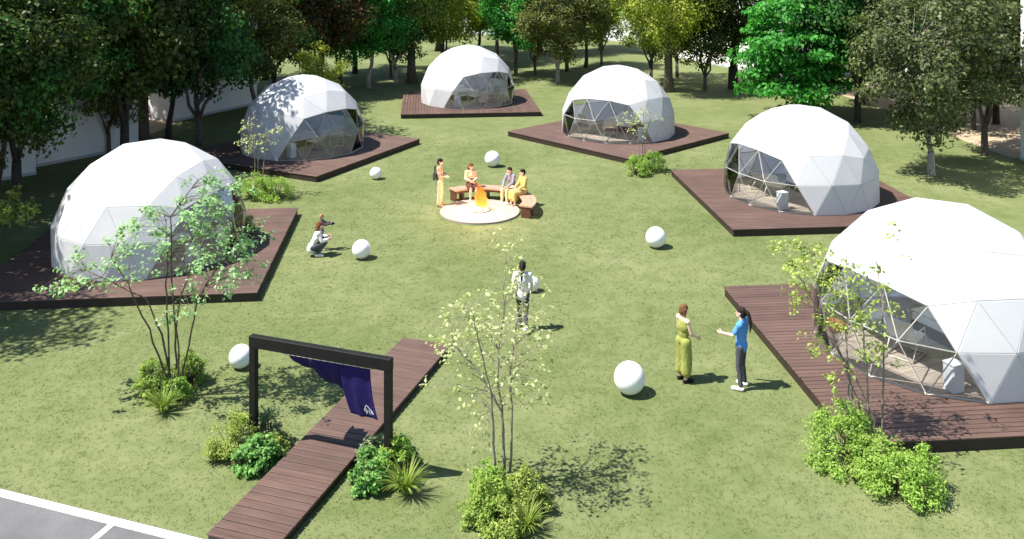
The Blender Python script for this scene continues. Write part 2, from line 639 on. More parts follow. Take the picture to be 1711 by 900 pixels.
# ------------------------------------------------------------------ geodesic domes
def geodesic():
    """frequency 3, five-ninths icosahedral dome, unit radius, opening faces +X"""
    top = Vector((0, 0, 1))
    zc, rc = 1 / math.sqrt(5), 2 / math.sqrt(5)
    up = [Vector((rc * math.cos(R_(72 * k + 36)), rc * math.sin(R_(72 * k + 36)), zc)) for k in range(5)]
    lo = [Vector((rc * math.cos(R_(72 * k)), rc * math.sin(R_(72 * k)), -zc)) for k in range(5)]
    faces = []
    for k in range(5):
        faces.append((top, up[k], up[(k + 1) % 5]))
        faces.append((up[k], lo[(k + 1) % 5], up[(k + 1) % 5]))
        faces.append((up[k], lo[k], lo[(k + 1) % 5]))
    vs, key, tris = [], {}, []

    def vid(p):
        p = p.normalized()
        k = (round(p.x, 4), round(p.y, 4), round(p.z, 4))
        if k not in key:
            key[k] = len(vs)
            vs.append(p)
        return key[k]
    n = 3
    for a, b, c in faces:
        P = {}
        for i in range(n + 1):
            for j in range(n + 1 - i):
                P[i, j] = vid(a + (b - a) * (i / n) + (c - a) * (j / n))
        for i in range(n):
            for j in range(n - i):
                tris.append((P[i, j], P[i + 1, j], P[i, j + 1]))
                if i + j < n - 1:
                    tris.append((P[i + 1, j], P[i + 1, j + 1], P[i, j + 1]))
    keep = [t for t in tris if min(vs[i].z for i in t) > -0.3]
    base = [i for i in set(sum(keep, ())) if vs[i].z < -0.05]
    zb = sum(vs[i].z for i in base) / len(base)
    for i in base:
        a = math.atan2(vs[i].y, vs[i].x)
        r = math.sqrt(1 - zb * zb)
        vs[i] = Vector((r * math.cos(a), r * math.sin(a), zb))
    out = []
    for t in keep:
        a, b, c = (vs[i] for i in t)
        if (b - a).cross(c - a).dot(a + b + c) < 0:
            t = (t[0], t[2], t[1])
        out.append(t)
    return [v - Vector((0, 0, zb)) for v in vs], out, base, zb


RD = 2.68
gv, gt, gbase, gzb = geodesic()
gv = [v * RD for v in gv]
DOME_Z = -gzb * RD                                     # height of the sphere's centre over the base


def az(p):
    return math.degrees(math.atan2(p.y, p.x))


def tri_prism(a, b, c, inset, t_out, t_in):
    """triangle panel drawn in towards its centre by an even margin, with thickness; returns verts, faces"""
    cen = (a + b + c) / 3
    n = (b - a).cross(c - a).normalized()
    pts = []
    P = [a, b, c]
    # inradius
    la, lb, lc = (b - c).length, (c - a).length, (a - b).length
    area = (b - a).cross(c - a).length / 2
    ir = 2 * area / (la + lb + lc)
    inc = (a * la + b * lb + c * lc) / (la + lb + lc)
    k = 1 - inset / ir
    k2 = 1 - (inset + 0.006) / ir
    Vv = [inc + (p - inc) * k - n * t_in for p in P] + [inc + (p - inc) * k + n * (t_out - 0.006) for p in P] + [inc + (p - inc) * k2 + n * t_out for p in P]
    Ff = [(2, 1, 0), (6, 7, 8)]
    for i in range(3):
        j = (i + 1) % 3
        Ff += [(i, j, 3 + j, 3 + i), (3 + i, 3 + j, 6 + j, 6 + i)]
    return Vv, Ff


def in_opening(t):
    c = (gv[t[0]] + gv[t[1]] + gv[t[2]]) / 3
    zt = c.z / RD
    if max(gv[i].z for i in t) > 0.72 * RD:
        return False
    half = 60 - 24 * zt / 0.66
    return abs(az(c)) < half


def make_dome(side):
    root = empty('geodesic_dome')
    opening = [t for t in gt if in_opening(t)]
    # one clear triangle in the second row on the far side
    cand = []
    for t in gt:
        zs = sorted(gv[i].z for i in t)
        if t not in opening and 0.25 * RD < zs[0] and zs[2] < 0.72 * RD and (zs[2] - zs[1]) > (zs[1] - zs[0]):
            cand.append(t)
    back = min(cand, key=lambda t: abs(az((gv[t[0]] + gv[t[1]] + gv[t[2]]) / 3) - side * 100))
    clear = opening + [back]
    for t in gt:
        Vv, Ff = tri_prism(gv[t[0]], gv[t[1]], gv[t[2]], 0.0045 if t not in clear else 0.016, 0.012, 0.004)
        me = mesh('wall_panel', Vv, Ff)
        if t in clear:
            obj('pane', me, M['pane'], root)
        else:
            obj('wall_panel', me, M['membrane'], root)
    edges, cnt = {}, {}
    for t in gt:
        for i in range(3):
            e = tuple(sorted((t[i], t[(i + 1) % 3])))
            edges.setdefault(e, []).append(t)
    fr = MB()
    for e, ts in edges.items():
        a, b = gv[e[0]], gv[e[1]]
        s = 1 - 0.030 / RD
        cz = Vector((0, 0, DOME_Z))
        a2, b2 = cz + (a - cz) * s, cz + (b - cz) * s
        if any(t in clear for t in ts):
            m = MB(); m.tube([a2, b2], 0.013, 6)
            m.build('strut', M['strut'], root, smooth=False)
        else:
            fr.tube([a2, b2], 0.020, 5)
    fr.build('frame', M['strut'], root)
    # base ring
    ring = sorted(gbase, key=lambda i: az(gv[i]))
    m = MB()
    for i in range(len(ring)):
        a, b = gv[ring[i]], gv[ring[(i + 1) % len(ring)]]
        m.tube([a * 0.995 + Vector((0, 0, .02)), b * 0.995 + Vector((0, 0, .02))], 0.024, 5)
    m.build('base_ring', M['strut'], root)
    # floor boards: the fifteen-sided floor cut into strips
    poly = [(gv[i].x * 0.992, gv[i].y * 0.992) for i in ring]

    def clip(pl, ax, lim, keep_less):
        out = []
        for i in range(len(pl)):
            p, q = pl[i], pl[(i + 1) % len(pl)]
            ip = (p[ax] <= lim) == keep_less
            iq = (q[ax] <= lim) == keep_less
            if ip:
                out.append(p)
            if ip != iq:
                t = (lim - p[ax]) / (q[ax] - p[ax])
                out.append((p[0] + (q[0] - p[0]) * t, p[1] + (q[1] - p[1]) * t))
        return out
    nb = 22
    for k in range(nb):
        y0 = -RD + 2 * RD * k / nb + 0.003
        y1 = -RD + 2 * RD * (k + 1) / nb - 0.003
        pl = clip(clip(poly, 1, y0, False), 1, y1, True)
        if len(pl) < 3:
            continue
        n = len(pl)
        Vv = [(p[0], p[1], 0.006) for p in pl] + [(p[0], p[1], 0.034) for p in pl]
        Ff = [tuple(reversed(range(n))), tuple(range(n, 2 * n))] + [(i, (i + 1) % n, n + (i + 1) % n, n + i) for i in range(n)]
        obj('floor_board', mesh('floor_board', Vv, Ff), M['floor'], root)
    return root


DOME_LABELS = ['white geodesic dome at the left edge, seen behind the tall leafy sapling',
               'white geodesic dome second from the left, dappled by tree shade, small sapling before it',
               'farthest white geodesic dome, at the top of the lawn',
               'white geodesic dome on the diamond deck, right of the farthest dome',
               'white geodesic dome second from the right, partly hidden by the nearest dome',
               'nearest and largest white geodesic dome, cut by the right edge']
protos = {1: None, -1: None}
for i, (x, y, rz, fc, sd) in enumerate(DOMES):
    if protos[sd] is None:
        protos[sd] = make_dome(sd)
        d = protos[sd]
    else:
        d = copy_tree(protos[sd])
    d.location = (x, y, HD + 0.004)
    d.rotation_euler = (0, 0, R_(fc))
    tag(d, DOME_LABELS[i], 'dome tent', 'geodesic dome tents on decks')

FLZ = HD + 0.004 + 0.034 + 0.002


# furniture inside the domes
def make_cabinet(label, p, rz, s=1.0):
    root = empty('side_cabinet', p, rz)
    root.scale = (.7, .7, .95)
    tag(root, label, 'cabinet', 'white cabinets inside the domes')
    m = MB(); m.cbox(-.2 * s, .2 * s, -.19 * s, .19 * s, 0, .56 * s, .01); m.build('body', M['white'], root)
    m = MB(); m.cbox(-.215 * s, .215 * s, -.205 * s, .205 * s, .562 * s, .59 * s, .006); m.build('top', M['white'], root)
    m = MB(); m.box(.2 * s + .001, .2 * s + .014, -.15 * s, .15 * s, .06 * s, .5 * s); m.build('door', M['white'], root)


def make_chair(label, p, rz):
    root = empty('lounge_chair', p, rz)
    tag(root, label, 'chair', 'lounge chairs inside the domes')
    for s in (-1, 1):
        m = MB()
        y = .29 * s
        m.tube([(.34, y, .02), (.36, y, .40), (.30, y, .44), (-.20, y, .40), (-.44, y, .86)], .017, 6)
        m.tube([(.34, y, .018), (-.34, y, .018), (-.12, y, .40)], .017, 6)
        m.tube([(.30, y, .45), (.26, y, .60), (-.28, y, .58)], .015, 6)
        m.build('side_frame', M['chair_frame'], root, smooth=True)
    for a, b in (((.34, .02)), ((-.34, .018)), ((-.44, .86))):
        m = MB(); m.tube([(a, -.29, b), (a, .29, b)], .016, 6); m.build('crossbar', M['chair_frame'], root, smooth=True)
    m = MB()
    pts = [(.33, .425), (.15, .385), (-.05, .375), (-.20, .40)]
    for (x0, z0), (x1, z1) in zip(pts[:-1], pts[1:]):
        m.box(x1, x0, -.27, .27, 0, .02, Matrix(((1, 0, 0, 0), (0, 1, 0, 0), ((z0 - z1) / (x0 - x1), 0, 1, z1 - x1 * (z0 - z1) / (x0 - x1)), (0, 0, 0, 1))))
    m.build('seat', M['sling'], root)
    m = MB()
    m.box(-.44, -.205, -.27, .27, 0, .022, Matrix(((1, 0, 0, 0), (0, 1, 0, 0), (-1.92, 0, 1, .02), (0, 0, 0, 1))))
    m.build('backrest', M['sling'], root)
    return root


def make_bed(label, p, rz):
    root = empty('bed', p, rz)
    tag(root, label, 'bed', 'beds inside the domes')
    m = MB(); m.cbox(-.95, .95, -.7, .7, .06, .26, .02); m.build('base', M['bench_leg'], root)
    m = MB(); m.cbox(-.93, .93, -.68, .68, .262, .46, .05); m.build('mattress', M['linen'], root)
    for s in (-1, 1):
        m = MB(); m.cbox(-.88, -.5, s * .34 - .28, s * .34 + .28, .462, .58, .05); m.build('pillow', M['linen'], root)
    m = MB(); m.cbox(-.1, .94, -.71, .71, .462, .49, .015); m.build('blanket', M['sling'], root)


DN = ['left edge dome', 'dome second from the left', 'farthest dome', 'dome on the diamond deck', 'dome second from the right', 'nearest right dome']
cab_px = [(352, 455), (487, 262), (764, 179), (1073, 234), (1305, 350), (1597, 662)]
for i, (x, y, rz, fc, sd) in enumerate(DOMES):
    p = at(*cab_px[i], FLZ)
    c = Vector((x, y, FLZ))
    if (p - c).length > RD - .42:
        p = c + (p - c).normalized() * (RD - .42)
    make_cabinet('white box cabinet standing inside the window of the ' + DN[i], p, R_(fc))
    f = R_(fc)
    fwd = Vector((math.cos(f), math.sin(f), 0)); lf = Vector((-fwd.y, fwd.x, 0))
    make_chair('lounge chair nearer the cabinet inside the ' + DN[i], c + fwd * 1.15 + lf * (-.15 * sd), f + R_(200))
    make_chair('lounge chair farther from the cabinet inside the ' + DN[i], c + fwd * .95 + lf * (1.05 * sd), f + R_(150))
    make_bed('low bed at the back inside the ' + DN[i], c - fwd * .9, f)
m = MB(); m.cbox(-.24, .24, -.22, .22, 0, .16, .05)
o = m.build('floor_cushion', M['cushion'], None, at(1392, 548, FLZ), (0, 0, .5))
tag(o, 'orange floor cushion inside the nearest right dome', 'cushion')

# ------------------------------------------------------------------ walkway and gate
WZ = 0.15
WA, WB = at(673, 563, WZ), at(752, 577, WZ)
WC = at(346, 890, WZ)
wd = (WC - WA); wd.z = 0; wlen = wd.length + .02; wd.normalize()
wn_ = Vector((-wd.y, wd.x, 0))
if wn_.x < 0:
    wn_ = -wn_
wwid = 1.19
wroot = empty('walkway', (WA.x, WA.y, 0), math.atan2(wd.y, wd.x))
tag(wroot, 'brown plank boardwalk running under the black gate towards the car park', 'walkway')
sgn = 1 if (Matrix.Rotation(math.atan2(wd.y, wd.x), 3, 'Z') @ Vector((0, 1, 0))).dot(wn_) > 0 else -1
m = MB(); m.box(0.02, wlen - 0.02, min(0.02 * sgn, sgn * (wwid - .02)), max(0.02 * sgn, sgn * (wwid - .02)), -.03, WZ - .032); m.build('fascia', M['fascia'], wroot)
npk = 38
pw = wlen / npk
pm = MB(); pm.cbox(-.5 * wwid, .5 * wwid, -pw / 2 + .009, pw / 2 - .009, -.03, 0, .007)
pme = mesh('plank', pm.V, pm.F)
rr = random.Random(8)
for i in range(npk):
    obj('plank', pme, M['deck'], wroot, (pw * (i + .5), sgn * wwid / 2, WZ + rr.uniform(-.0015, .0015)), (0, 0, PI / 2 + rr.uniform(-.002, .002)))

GR = Vector(((649 - 855.5) / FPX * 15.37, 15.37, 0))
GL = Vector(((424 - 855.5) / FPX * 16.26, 16.26, 0))
gdir = (GR - GL).normalized()
GW = (GR - GL).length
GH = 2.09
gate = empty('entrance_gate', GL, math.atan2(gdir.y, gdir.x))
tag(gate, 'black timber gate frame standing over the boardwalk', 'gate')
for x in (0, GW):
    m = MB(); m.cbox(x - .058, x + .058, -.058, .058, -.1, GH - .205, .004); m.build('post', M['black'], gate)
m = MB(); m.cbox(-.062, GW + .062, -.062, .062, GH - .203, GH, .006); m.build('beam', M['black'], gate)

nor = empty('noren_curtain', GL + Vector((0, 0, GH - .235)), math.atan2(gdir.y, gdir.x))
tag(nor, 'dark indigo split curtain blowing under the black gate beam', 'curtain')
m = MB(); m.tube([(.62, 0, 0), (GW - .28, 0, 0)], .014, 8); m.build('rod', M['rod'], nor, smooth=True)
for x in (.68, GW / 2 + .2, GW - .34):
    m = MB(); m.tube([(x, 0, .012), (x, 0, .045)], .007, 6); m.build('hook', M['rod'], nor)


def cloth(x0, x1, L, sw0, sw1, wav, slant=0.0, seed=0):
    """hanging cloth, swings away (+y) by sw0..sw1 (degrees) from its left to its right edge"""
    nu, nv = 22, 26
    Vv = []

    def pos(s, t):
        sw = R_(sw0 + (sw1 - sw0) * s)
        y = z = 0.0
        # curve: the swing grows towards the hem
        n = 14
        for k in range(int(n * t + 1e-6)):
            a = sw * (0.55 + 0.75 * (k + .5) / n)
            y += L / n * math.sin(a)
            z -= L / n * math.cos(a)
        fr = n * t - int(n * t + 1e-6)
        a = sw * (0.55 + 0.75 * t)
        y += L / n * math.sin(a) * fr
        z -= L / n * math.cos(a) * fr
        w_ = wav * (0.25 + t) * math.sin(2 * PI * (1.6 * s + .3 * t + seed)) + .4 * wav * t * math.sin(2 * PI * (3.3 * s + seed * 1.7))
        x = x0 + (x1 - x0) * s + slant * t * t + 0.02 * t * math.sin(5 * s + seed)
        return Vector((x, y + w_, z - .012))
    P = [[pos(i / nu, j / nv) for i in range(nu + 1)] for j in range(nv + 1)]
    for j in range(nv + 1):
        for i in range(nu + 1):
            Vv.append(P[j][i])
    Ff = [(j * (nu + 1) + i, j * (nu + 1) + i + 1, (j + 1) * (nu + 1) + i + 1, (j + 1) * (nu + 1) + i) for j in range(nv) for i in range(nu)]
    return Vv, Ff, pos


def thick(o, t):
    md = o.modifiers.new('thickness', 'SOLIDIFY')
    md.thickness = t
    md.offset = 0


for x0, x1, s0, s1, wv, sl_, sd in ((.72, 1.16, 62, 56, .030, .06, .1), (1.165, 1.765, 44, 34, .022, .08, .45), (1.775, 2.36, 6, 4, .014, .14, .8)):
    Vv, Ff, pos = cloth(x0, x1, .88, s0, s1, wv, sl_, sd)
    o = obj('cloth_panel', mesh('cloth_panel', Vv, Ff), M['navy'], nor, smooth=True)
    thick(o, .004)
    m = MB()
    for k in range(4):
        xx = x0 + (x1 - x0) * (k + .5) / 4
        m.tube([(xx, -.018, -.02), (xx, -.014, .016), (xx, .014, .016), (xx, .018, -.02)], .006, 5)
    m.build('loop', M['navy'], o)
    if sd == .8:
        m = MB()

        def stroke(pts, wdt=.010):
            for (a, b), (c, d) in zip(pts[:-1], pts[1:]):
                n = 4
                dx, dy = c - a, d - b
                ln_ = math.hypot(dx, dy)
                ox, oy = -dy / ln_ * wdt / 2, dx / ln_ * wdt / 2
                for k in range(n):
                    q = []
                    for f_, s_ in ((k / n, 1), ((k + 1) / n, 1), ((k + 1) / n, -1), (k / n, -1)):
                        s = (a + dx * f_ + s_ * ox) / .55
                        t = (b + dy * f_ + s_ * oy) / .88
                        q.append(pos(s, t) + Vector((0, -.007, 0)))
                    m.add(q, [(0, 1, 2, 3)])
        cx, cy = .41, .76
        stroke([(cx - .085, cy + .0), (cx - .02, cy - .10), (cx + .075, cy + .01)], .014)
        stroke([(cx - .055, cy - .03), (cx - .055, cy + .065)])
        stroke([(cx - .03, cy - .04), (cx - .03, cy + .05)])
        stroke([(cx - .08, cy + .015), (cx - .005, cy + .015)], .008)
        stroke([(cx + .015, cy - .03), (cx + .015, cy + .06)])
        stroke([(cx + .045, cy + .04), (cx + .045, cy - .01), (cx + .085, cy + .04), (cx + .045, cy + .04)], .012)
        e = m.build('emblem', M['emblem'], o)
        thick(e, .001)

# ------------------------------------------------------------------ fire pit, bench
PIT = Vector((-1.09, 30.6, 0))
pit = empty('fire_pit', PIT)
tag(pit, 'round pale stone fire pit disc in the middle of the lawn', 'fire pit')
m = MB(); m.lathe([(0, -.03), (1.36, -.03), (1.36, .055), (1.34, .07), (0, .07)], 64); m.build('paving_disc', M['stone'], pit)
m = MB(); m.lathe([(.30, .072), (.36, .072), (.36, .12), (.34, .13), (.31, .13), (.30, .12), (.30, .072)], 32); m.build('rim', M['stone'], pit)
rr = random.Random(4)
for k in range(6):
    a = k * PI / 3 + rr.uniform(-.2, .2)
    m = MB()
    m.tube([(math.cos(a) * .27, math.sin(a) * .27, .11), (math.cos(a) * .10, math.sin(a) * .10, .22), (-math.cos(a) * .02, -math.sin(a) * .02, .30)], [.045, .042, .035], 7)
    m.build('log', M['log'], pit)


def flame_material():
    m, nt, p = new_mat('flame')
    tc = nd(nt, 'ShaderNodeTexCoord')
    sp = nd(nt, 'ShaderNodeSeparateXYZ')
    nt.links.new(tc.outputs['Generated'], sp.inputs[0])
    r = ramp(nt, sp.outputs[2], [(0.0, (1, .78, .36)), (0.25, (1, .36, .05)), (1.0, (1, .22, .02))])
    em = nd(nt, 'ShaderNodeEmission')
    st = nd(nt, 'ShaderNodeMapRange')
    st.inputs[1].default_value = 0; st.inputs[2].default_value = 1
    st.inputs[3].default_value = 1.7; st.inputs[4].default_value = 0.42
    nt.links.new(sp.outputs[2], st.inputs[0])
    nt.links.new(st.outputs[0], em.inputs[1])
    nt.links.new(r.outputs[0], em.inputs[0])
    tr = nd(nt, 'ShaderNodeBsdfTransparent')
    mx = nd(nt, 'ShaderNodeMixShader')
    fac = nd(nt, 'ShaderNodeMapRange')
    fac.inputs[3].default_value = 0.75; fac.inputs[4].default_value = 0.28
    nt.links.new(sp.outputs[2], fac.inputs[0])
    nt.links.new(fac.outputs[0], mx.inputs[0])
    nt.links.new(tr.outputs[0], mx.inputs[1])
    nt.links.new(em.outputs[0], mx.inputs[2])
    nt.links.new(mx.outputs[0], nt.nodes['Material Output'].inputs[0])
    return m


M['flame'] = flame_material()
M['ember'], _nt, _p = new_mat('ember')
_n = mapped_noise(_nt, 14, 3)
_r = ramp(_nt, _n.outputs[0], [(0.35, (1, .45, .10)), (0.6, (1, .80, .45))])
_nt.links.new(_r.outputs[0], _p.inputs['Emission Color'])
_p.inputs['Emission Strength'].default_value = 8.0
_p.inputs['Base Color'].default_value = (.1, .05, .03, 1)
fire = empty('campfire', PIT + Vector((0, 0, .12)))
tag(fire, 'orange campfire flames burning on the round pit', 'fire')
for k in range(9):
    a = rr.uniform(0, 2 * PI)
    d = rr.uniform(.0, .20) if k else 0
    h = rr.uniform(.5, .85) if k else .95
    w_ = rr.uniform(.09, .15) if k else .17
    pts, rad = [], []
    for j in range(9):
        t = j / 8
        pts.append((math.cos(a) * d * (1 - .6 * t) + .05 * math.sin(5 * t + k), math.sin(a) * d * (1 - .6 * t) + .04 * math.cos(4 * t + k * 2), h * t))
        rad.append(max(.004, w_ * (math.sin(PI * min(1, .22 + .78 * t)) ** .8) * (1 - .25 * t)))
    m = MB(); m.tube(pts, rad, 9); m.build('flame', M['flame'], fire, smooth=True)
m = MB(); m.lathe([(0, -.03), (.27, -.03), (.25, .04), (.15, .10), (0, .13)], 20); m.build('ember_bed', M['ember'], fire, smooth=True)
ld_ = bpy.data.lights.new('fire_light', 'POINT')
ld_.energy = 170
ld_.color = (1, .62, .30)
ld_.shadow_soft_size = .25
lo_ = bpy.data.objects.new('fire_light', ld_)
COL.objects.link(lo_)
lo_.parent = fire
lo_.location = (0, -.15, .45)

bench = empty('curved_bench', PIT)
tag(bench, 'curved wooden bench wrapping around the back of the fire pit', 'bench')
A0, A1, BR0, BR1, BZ = -24, 128, 1.44, 1.92, .42


def arc_slab(r0, r1, a0, a1, z0, z1, n):
    V, F = [], []
    for k in range(n + 1):
        a = R_(a0 + (a1 - a0) * k / n)
        for r, z in ((r0, z0), (r1, z0), (r1, z1), (r0, z1)):
            V.append((r * math.cos(a), r * math.sin(a), z))
    for k in range(n):
        for i in range(4):
            j = (i + 1) % 4
            F.append((k * 4 + i, k * 4 + j, (k + 1) * 4 + j, (k + 1) * 4 + i))
    F.append((3, 2, 1, 0)); F.append((n * 4, n * 4 + 1, n * 4 + 2, n * 4 + 3))
    return V, F


for k in range(3):
    r0 = BR0 + k * .163
    V, F = arc_slab(r0, r0 + .155, A0, A1, BZ - .05, BZ, 28)
    obj('seat_slat', mesh('seat_slat', V, F), M['bench_top'], bench)
V, F = arc_slab(BR0 + .03, BR0 + .07, A0 + 1, A1 - 1, BZ - .13, BZ - .052, 28)
obj('apron', mesh('apron', V, F), M['bench_leg'], bench)
V, F = arc_slab(BR1 - .07, BR1 - .03, A0 + 1, A1 - 1, BZ - .13, BZ - .052, 28)
obj('apron', mesh('apron', V, F), M['bench_leg'], bench)
for a in (A0 + 2, A0 + 13, 24, 52, 82, A1 - 13, A1 - 2):
    Mx = Matrix.Rotation(R_(a), 4, 'Z')
    m = MB(); m.box(BR0 + .075, BR1 - .075, -.035, .035, -.02, BZ - .052, Mx); m.build('support', M['bench_leg'], bench)


# ------------------------------------------------------------------ white garden globes
GLOBES = [(1052, 631, 52, 'largest white garden ball, left of the woman in olive green'),
          (604, 416, 31, 'white garden ball right of the two crouching figures'),
          (1096, 396, 34, 'white garden ball on the lawn left of the second deck from the right'),
          (823, 265, 26, 'white garden ball behind the bench and campfire'),
          (628, 289, 20, 'smallest white garden ball, near the corner of the shaded deck'),
          (402, 595, 38, 'white garden ball behind the left gate post'),
          (889, 474, 25, 'white garden ball beside the walking woman in the white top')]
for x, y, wpx, lab in GLOBES:
    # the centre sits r above the ground: solve the radius and depth together
    r = .3
    for _ in range(8):
        p = at(x, y, r)
        r = wpx / 2 * p.y / FPX
    m = MB()
    prof = [(0, 0)]
    for k in range(1, 32):
        t = -PI / 2 + PI * k / 32
        rr_, zz_ = r * math.cos(t), r + r * math.sin(t)
        prof.append((rr_, max(0.0, zz_)))
    prof.append((0, 2 * r))
    root = empty('garden_ball', (p.x, p.y, 0))
    tag(root, lab, 'ball', 'white balls on the lawn')
    m.lathe(prof, 40)
    m.build('shell', M['globe'], root, smooth=True)
    m = MB(); m.lathe([(0, -.02), (r * .25, -.02), (r * .25, r * .03), (r * .22, r * .05), (0, r * .05)], 24); m.build('base', M['white'], root)


# ------------------------------------------------------------------ vegetation
def leaf_quads(P, N, T, L, W, rng, droop=0.15):
    """P positions, N normals, T direction of the blade; returns (n*4,3)"""
    B = np.cross(N, T)
    B /= np.linalg.norm(B, axis=1, keepdims=True) + 1e-9
    L = L[:, None]; W = W[:, None]
    a = P
    b = P + T * L * .45 + B * W * .5 + N * W * .12
    c = P + T * L - N * L * droop
    d = P + T * L * .45 - B * W * .5 + N * W * .12
    return np.stack([a, b, c, d], 1).reshape(-1, 3)


def unit(v):
    return v / (np.linalg.norm(v, axis=1, keepdims=True) + 1e-9)


def clump_leaves(rng, C, Rc, n_each, size, ref, flat=.75, aspect=.6, droop=.15, hang=0.0):
    C = np.asarray(C, float)
    Rc = np.asarray(Rc, float)
    idx = np.repeat(np.arange(len(C)), n_each)
    n = len(idx)
    d = unit(rng.normal(size=(n, 3)))
    rad = rng.uniform(0, 1, n) ** .45
    P = C[idx] + d * (rad * Rc[idx])[:, None] * np.array([1, 1, flat])
    out = unit(P - ref)
    N = unit(d * .5 + out * .45 + rng.normal(size=(n, 3)) * .45 + np.array([0, 0, .55]))
    T = unit(rng.normal(size=(n, 3)) + out * .5 + np.array([0, 0, -.25 - hang]))
    T = unit(T - N * np.sum(T * N, 1, keepdims=True))
    L = size * rng.uniform(.65, 1.35, n)
    return leaf_quads(P, N, T, L, L * aspect, rng, droop), n


def wob(rng, a, b, n, amp):
    a, b = np.asarray(a, float), np.asarray(b, float)
    pts = [a + (b - a) * t for t in np.linspace(0, 1, n)]
    for i in range(1, n - 1):
        pts[i] = pts[i] + rng.normal(size=3) * amp * np.array([1, 1, .5])
    return pts


def tree_kind(seed, h, th, cr, n_cl, n_leaf, leaf, tr, fork=1, flat=.75, low=0.0, hang=0.0, clr=.8, shape='oval'):
    rng = np.random.RandomState(seed)
    ch = h - th
    ctr = np.array([0, 0, th + ch * .5])
    C, Rc = [], []
    tries = 0
    while len(C) < n_cl and tries < 6000:
        tries += 1
        d = unit(rng.normal(size=(1, 3)))[0]
        r = rng.uniform(.35, 1.0) ** .55 * rng.uniform(.85, 1.18)
        p = ctr + d * r * np.array([cr, cr, ch * .5])
        t = (p[2] - th) / ch
        if shape == 'cone':
            wmax = cr * (1.08 - .85 * t)
            if math.hypot(p[0], p[1]) > wmax:
                continue
        if shape == 'top' and t < .25 and rng.rand() < .6:
            continue
        if C and min(np.linalg.norm(np.array(C) - p, axis=1)) < clr * .62 * (.8 + .4 * rng.rand()):
            continue
        C.append(p)
        Rc.append(clr * rng.uniform(.65, 1.2))
    q, n = clump_leaves(rng, C, Rc, n_leaf, leaf, ctr, flat, .62, .15, hang)
    crown = quad_mesh('crown', q, n)
    # trunk, limbs and branches
    tb = MB()
    tips = []
    lean = rng.normal(size=2) * .12
    if fork == 1:
        topz = th + ch * .55
        P = wob(rng, (0, 0, -.15), (lean[0] * 2, lean[1] * 2, topz), 7, .05)
        tb.tube([(0, 0, -.2)] + P[1:], [tr * 1.55] + list(np.linspace(tr * 1.02, tr * .35, 6)), 9)
        tips = [(P[k], tr * (.62 - .07 * k)) for k in range(2, 7)]
    else:
        fz = th * .55
        tb.tube([(0, 0, -.2), (0, 0, .15), (0, 0, fz)], [tr * 1.5, tr * 1.1, tr * .95], 9)
        for k in range(fork):
            a = 2 * PI * k / fork + rng.uniform(-.4, .4)
            e = np.array([math.cos(a) * cr * .42, math.sin(a) * cr * .42, th + ch * rng.uniform(.4, .65)])
            P = wob(rng, (0, 0, fz - .1), e, 6, .10)
            P[1] = P[1] * np.array([.8, .8, 1])
            tb.tube(P, list(np.linspace(tr * .68, tr * .22, 6)), 8)
            tips += [(P[j], tr * (.45 - .05 * j)) for j in range(2, 6)]
    TP = np.array([t[0] for t in tips])
    for c in C:
        dz = np.linalg.norm(TP - c, axis=1) + 1.6 * np.maximum(0, TP[:, 2] - c[2] + .2)
        k = int(np.argmin(dz))
        P = wob(rng, TP[k], c, 4, .07)
        r0 = max(.012, min(tips[k][1] * .55, tr * .3))
        tb.tube(P, [r0, r0 * .75, r0 * .5, .008], 5, cap=False)
    trunk = mesh('trunk', tb.V, tb.F)
    trunk.polygons.foreach_set('use_smooth', [True] * len(trunk.polygons))
    return trunk, crown


KINDS = {
    'oval': tree_kind(11, 7.2, 1.9, 2.35, 70, 210, .17, .12, clr=.78),
    'oval2': tree_kind(23, 7.8, 2.2, 2.5, 64, 220, .18, .13, fork=3, clr=.85),
    'grand': tree_kind(31, 12.5, 3.4, 5.0, 120, 230, .25, .42, fork=2, clr=1.25),
    'small': tree_kind(47, 4.4, 1.5, 1.7, 40, 120, .14, .085, fork=4, clr=.55),
    'emerald': tree_kind(53, 10, .9, 3.4, 100, 185, .25, .16, flat=.34, shape='cone', clr=1.05, hang=.2),
    'willow': tree_kind(67, 10, 3.3, 3.2, 90, 240, .17, .27, fork=1, flat=1.15, clr=.95, hang=.35),
    'near': tree_kind(71, 9.5, 2.0, 3.0, 95, 170, .16, .16, fork=3, clr=.8),
    'broad': tree_kind(83, 8.5, 1.7, 2.9, 85, 210, .17, .14, fork=2, flat=.7, clr=.85),
}
used_kind = set()


def tree(px, py, kind, mat, bark, scale, rz, label, world_xy=None, sz=None, name='tree'):
    p = Vector((world_xy[0], world_xy[1], 0)) if world_xy else at(px, py)
    root = empty(name, (p.x, p.y, 0), rz)
    root.scale = (scale, scale, sz or scale)
    tag(root, label, 'tree', 'trees around the lawn')
    tm, cm = KINDS[kind]
    for nm, me, mt in (('trunk', tm, bark), ('crown', cm, mat)):
        o = obj(nm, me, None, root)
        if len(me.materials) == 0:
            me.materials.append(M[mt])
        o.material_slots[0].link = 'OBJECT'
        o.material_slots[0].material = M[mt]
    return root


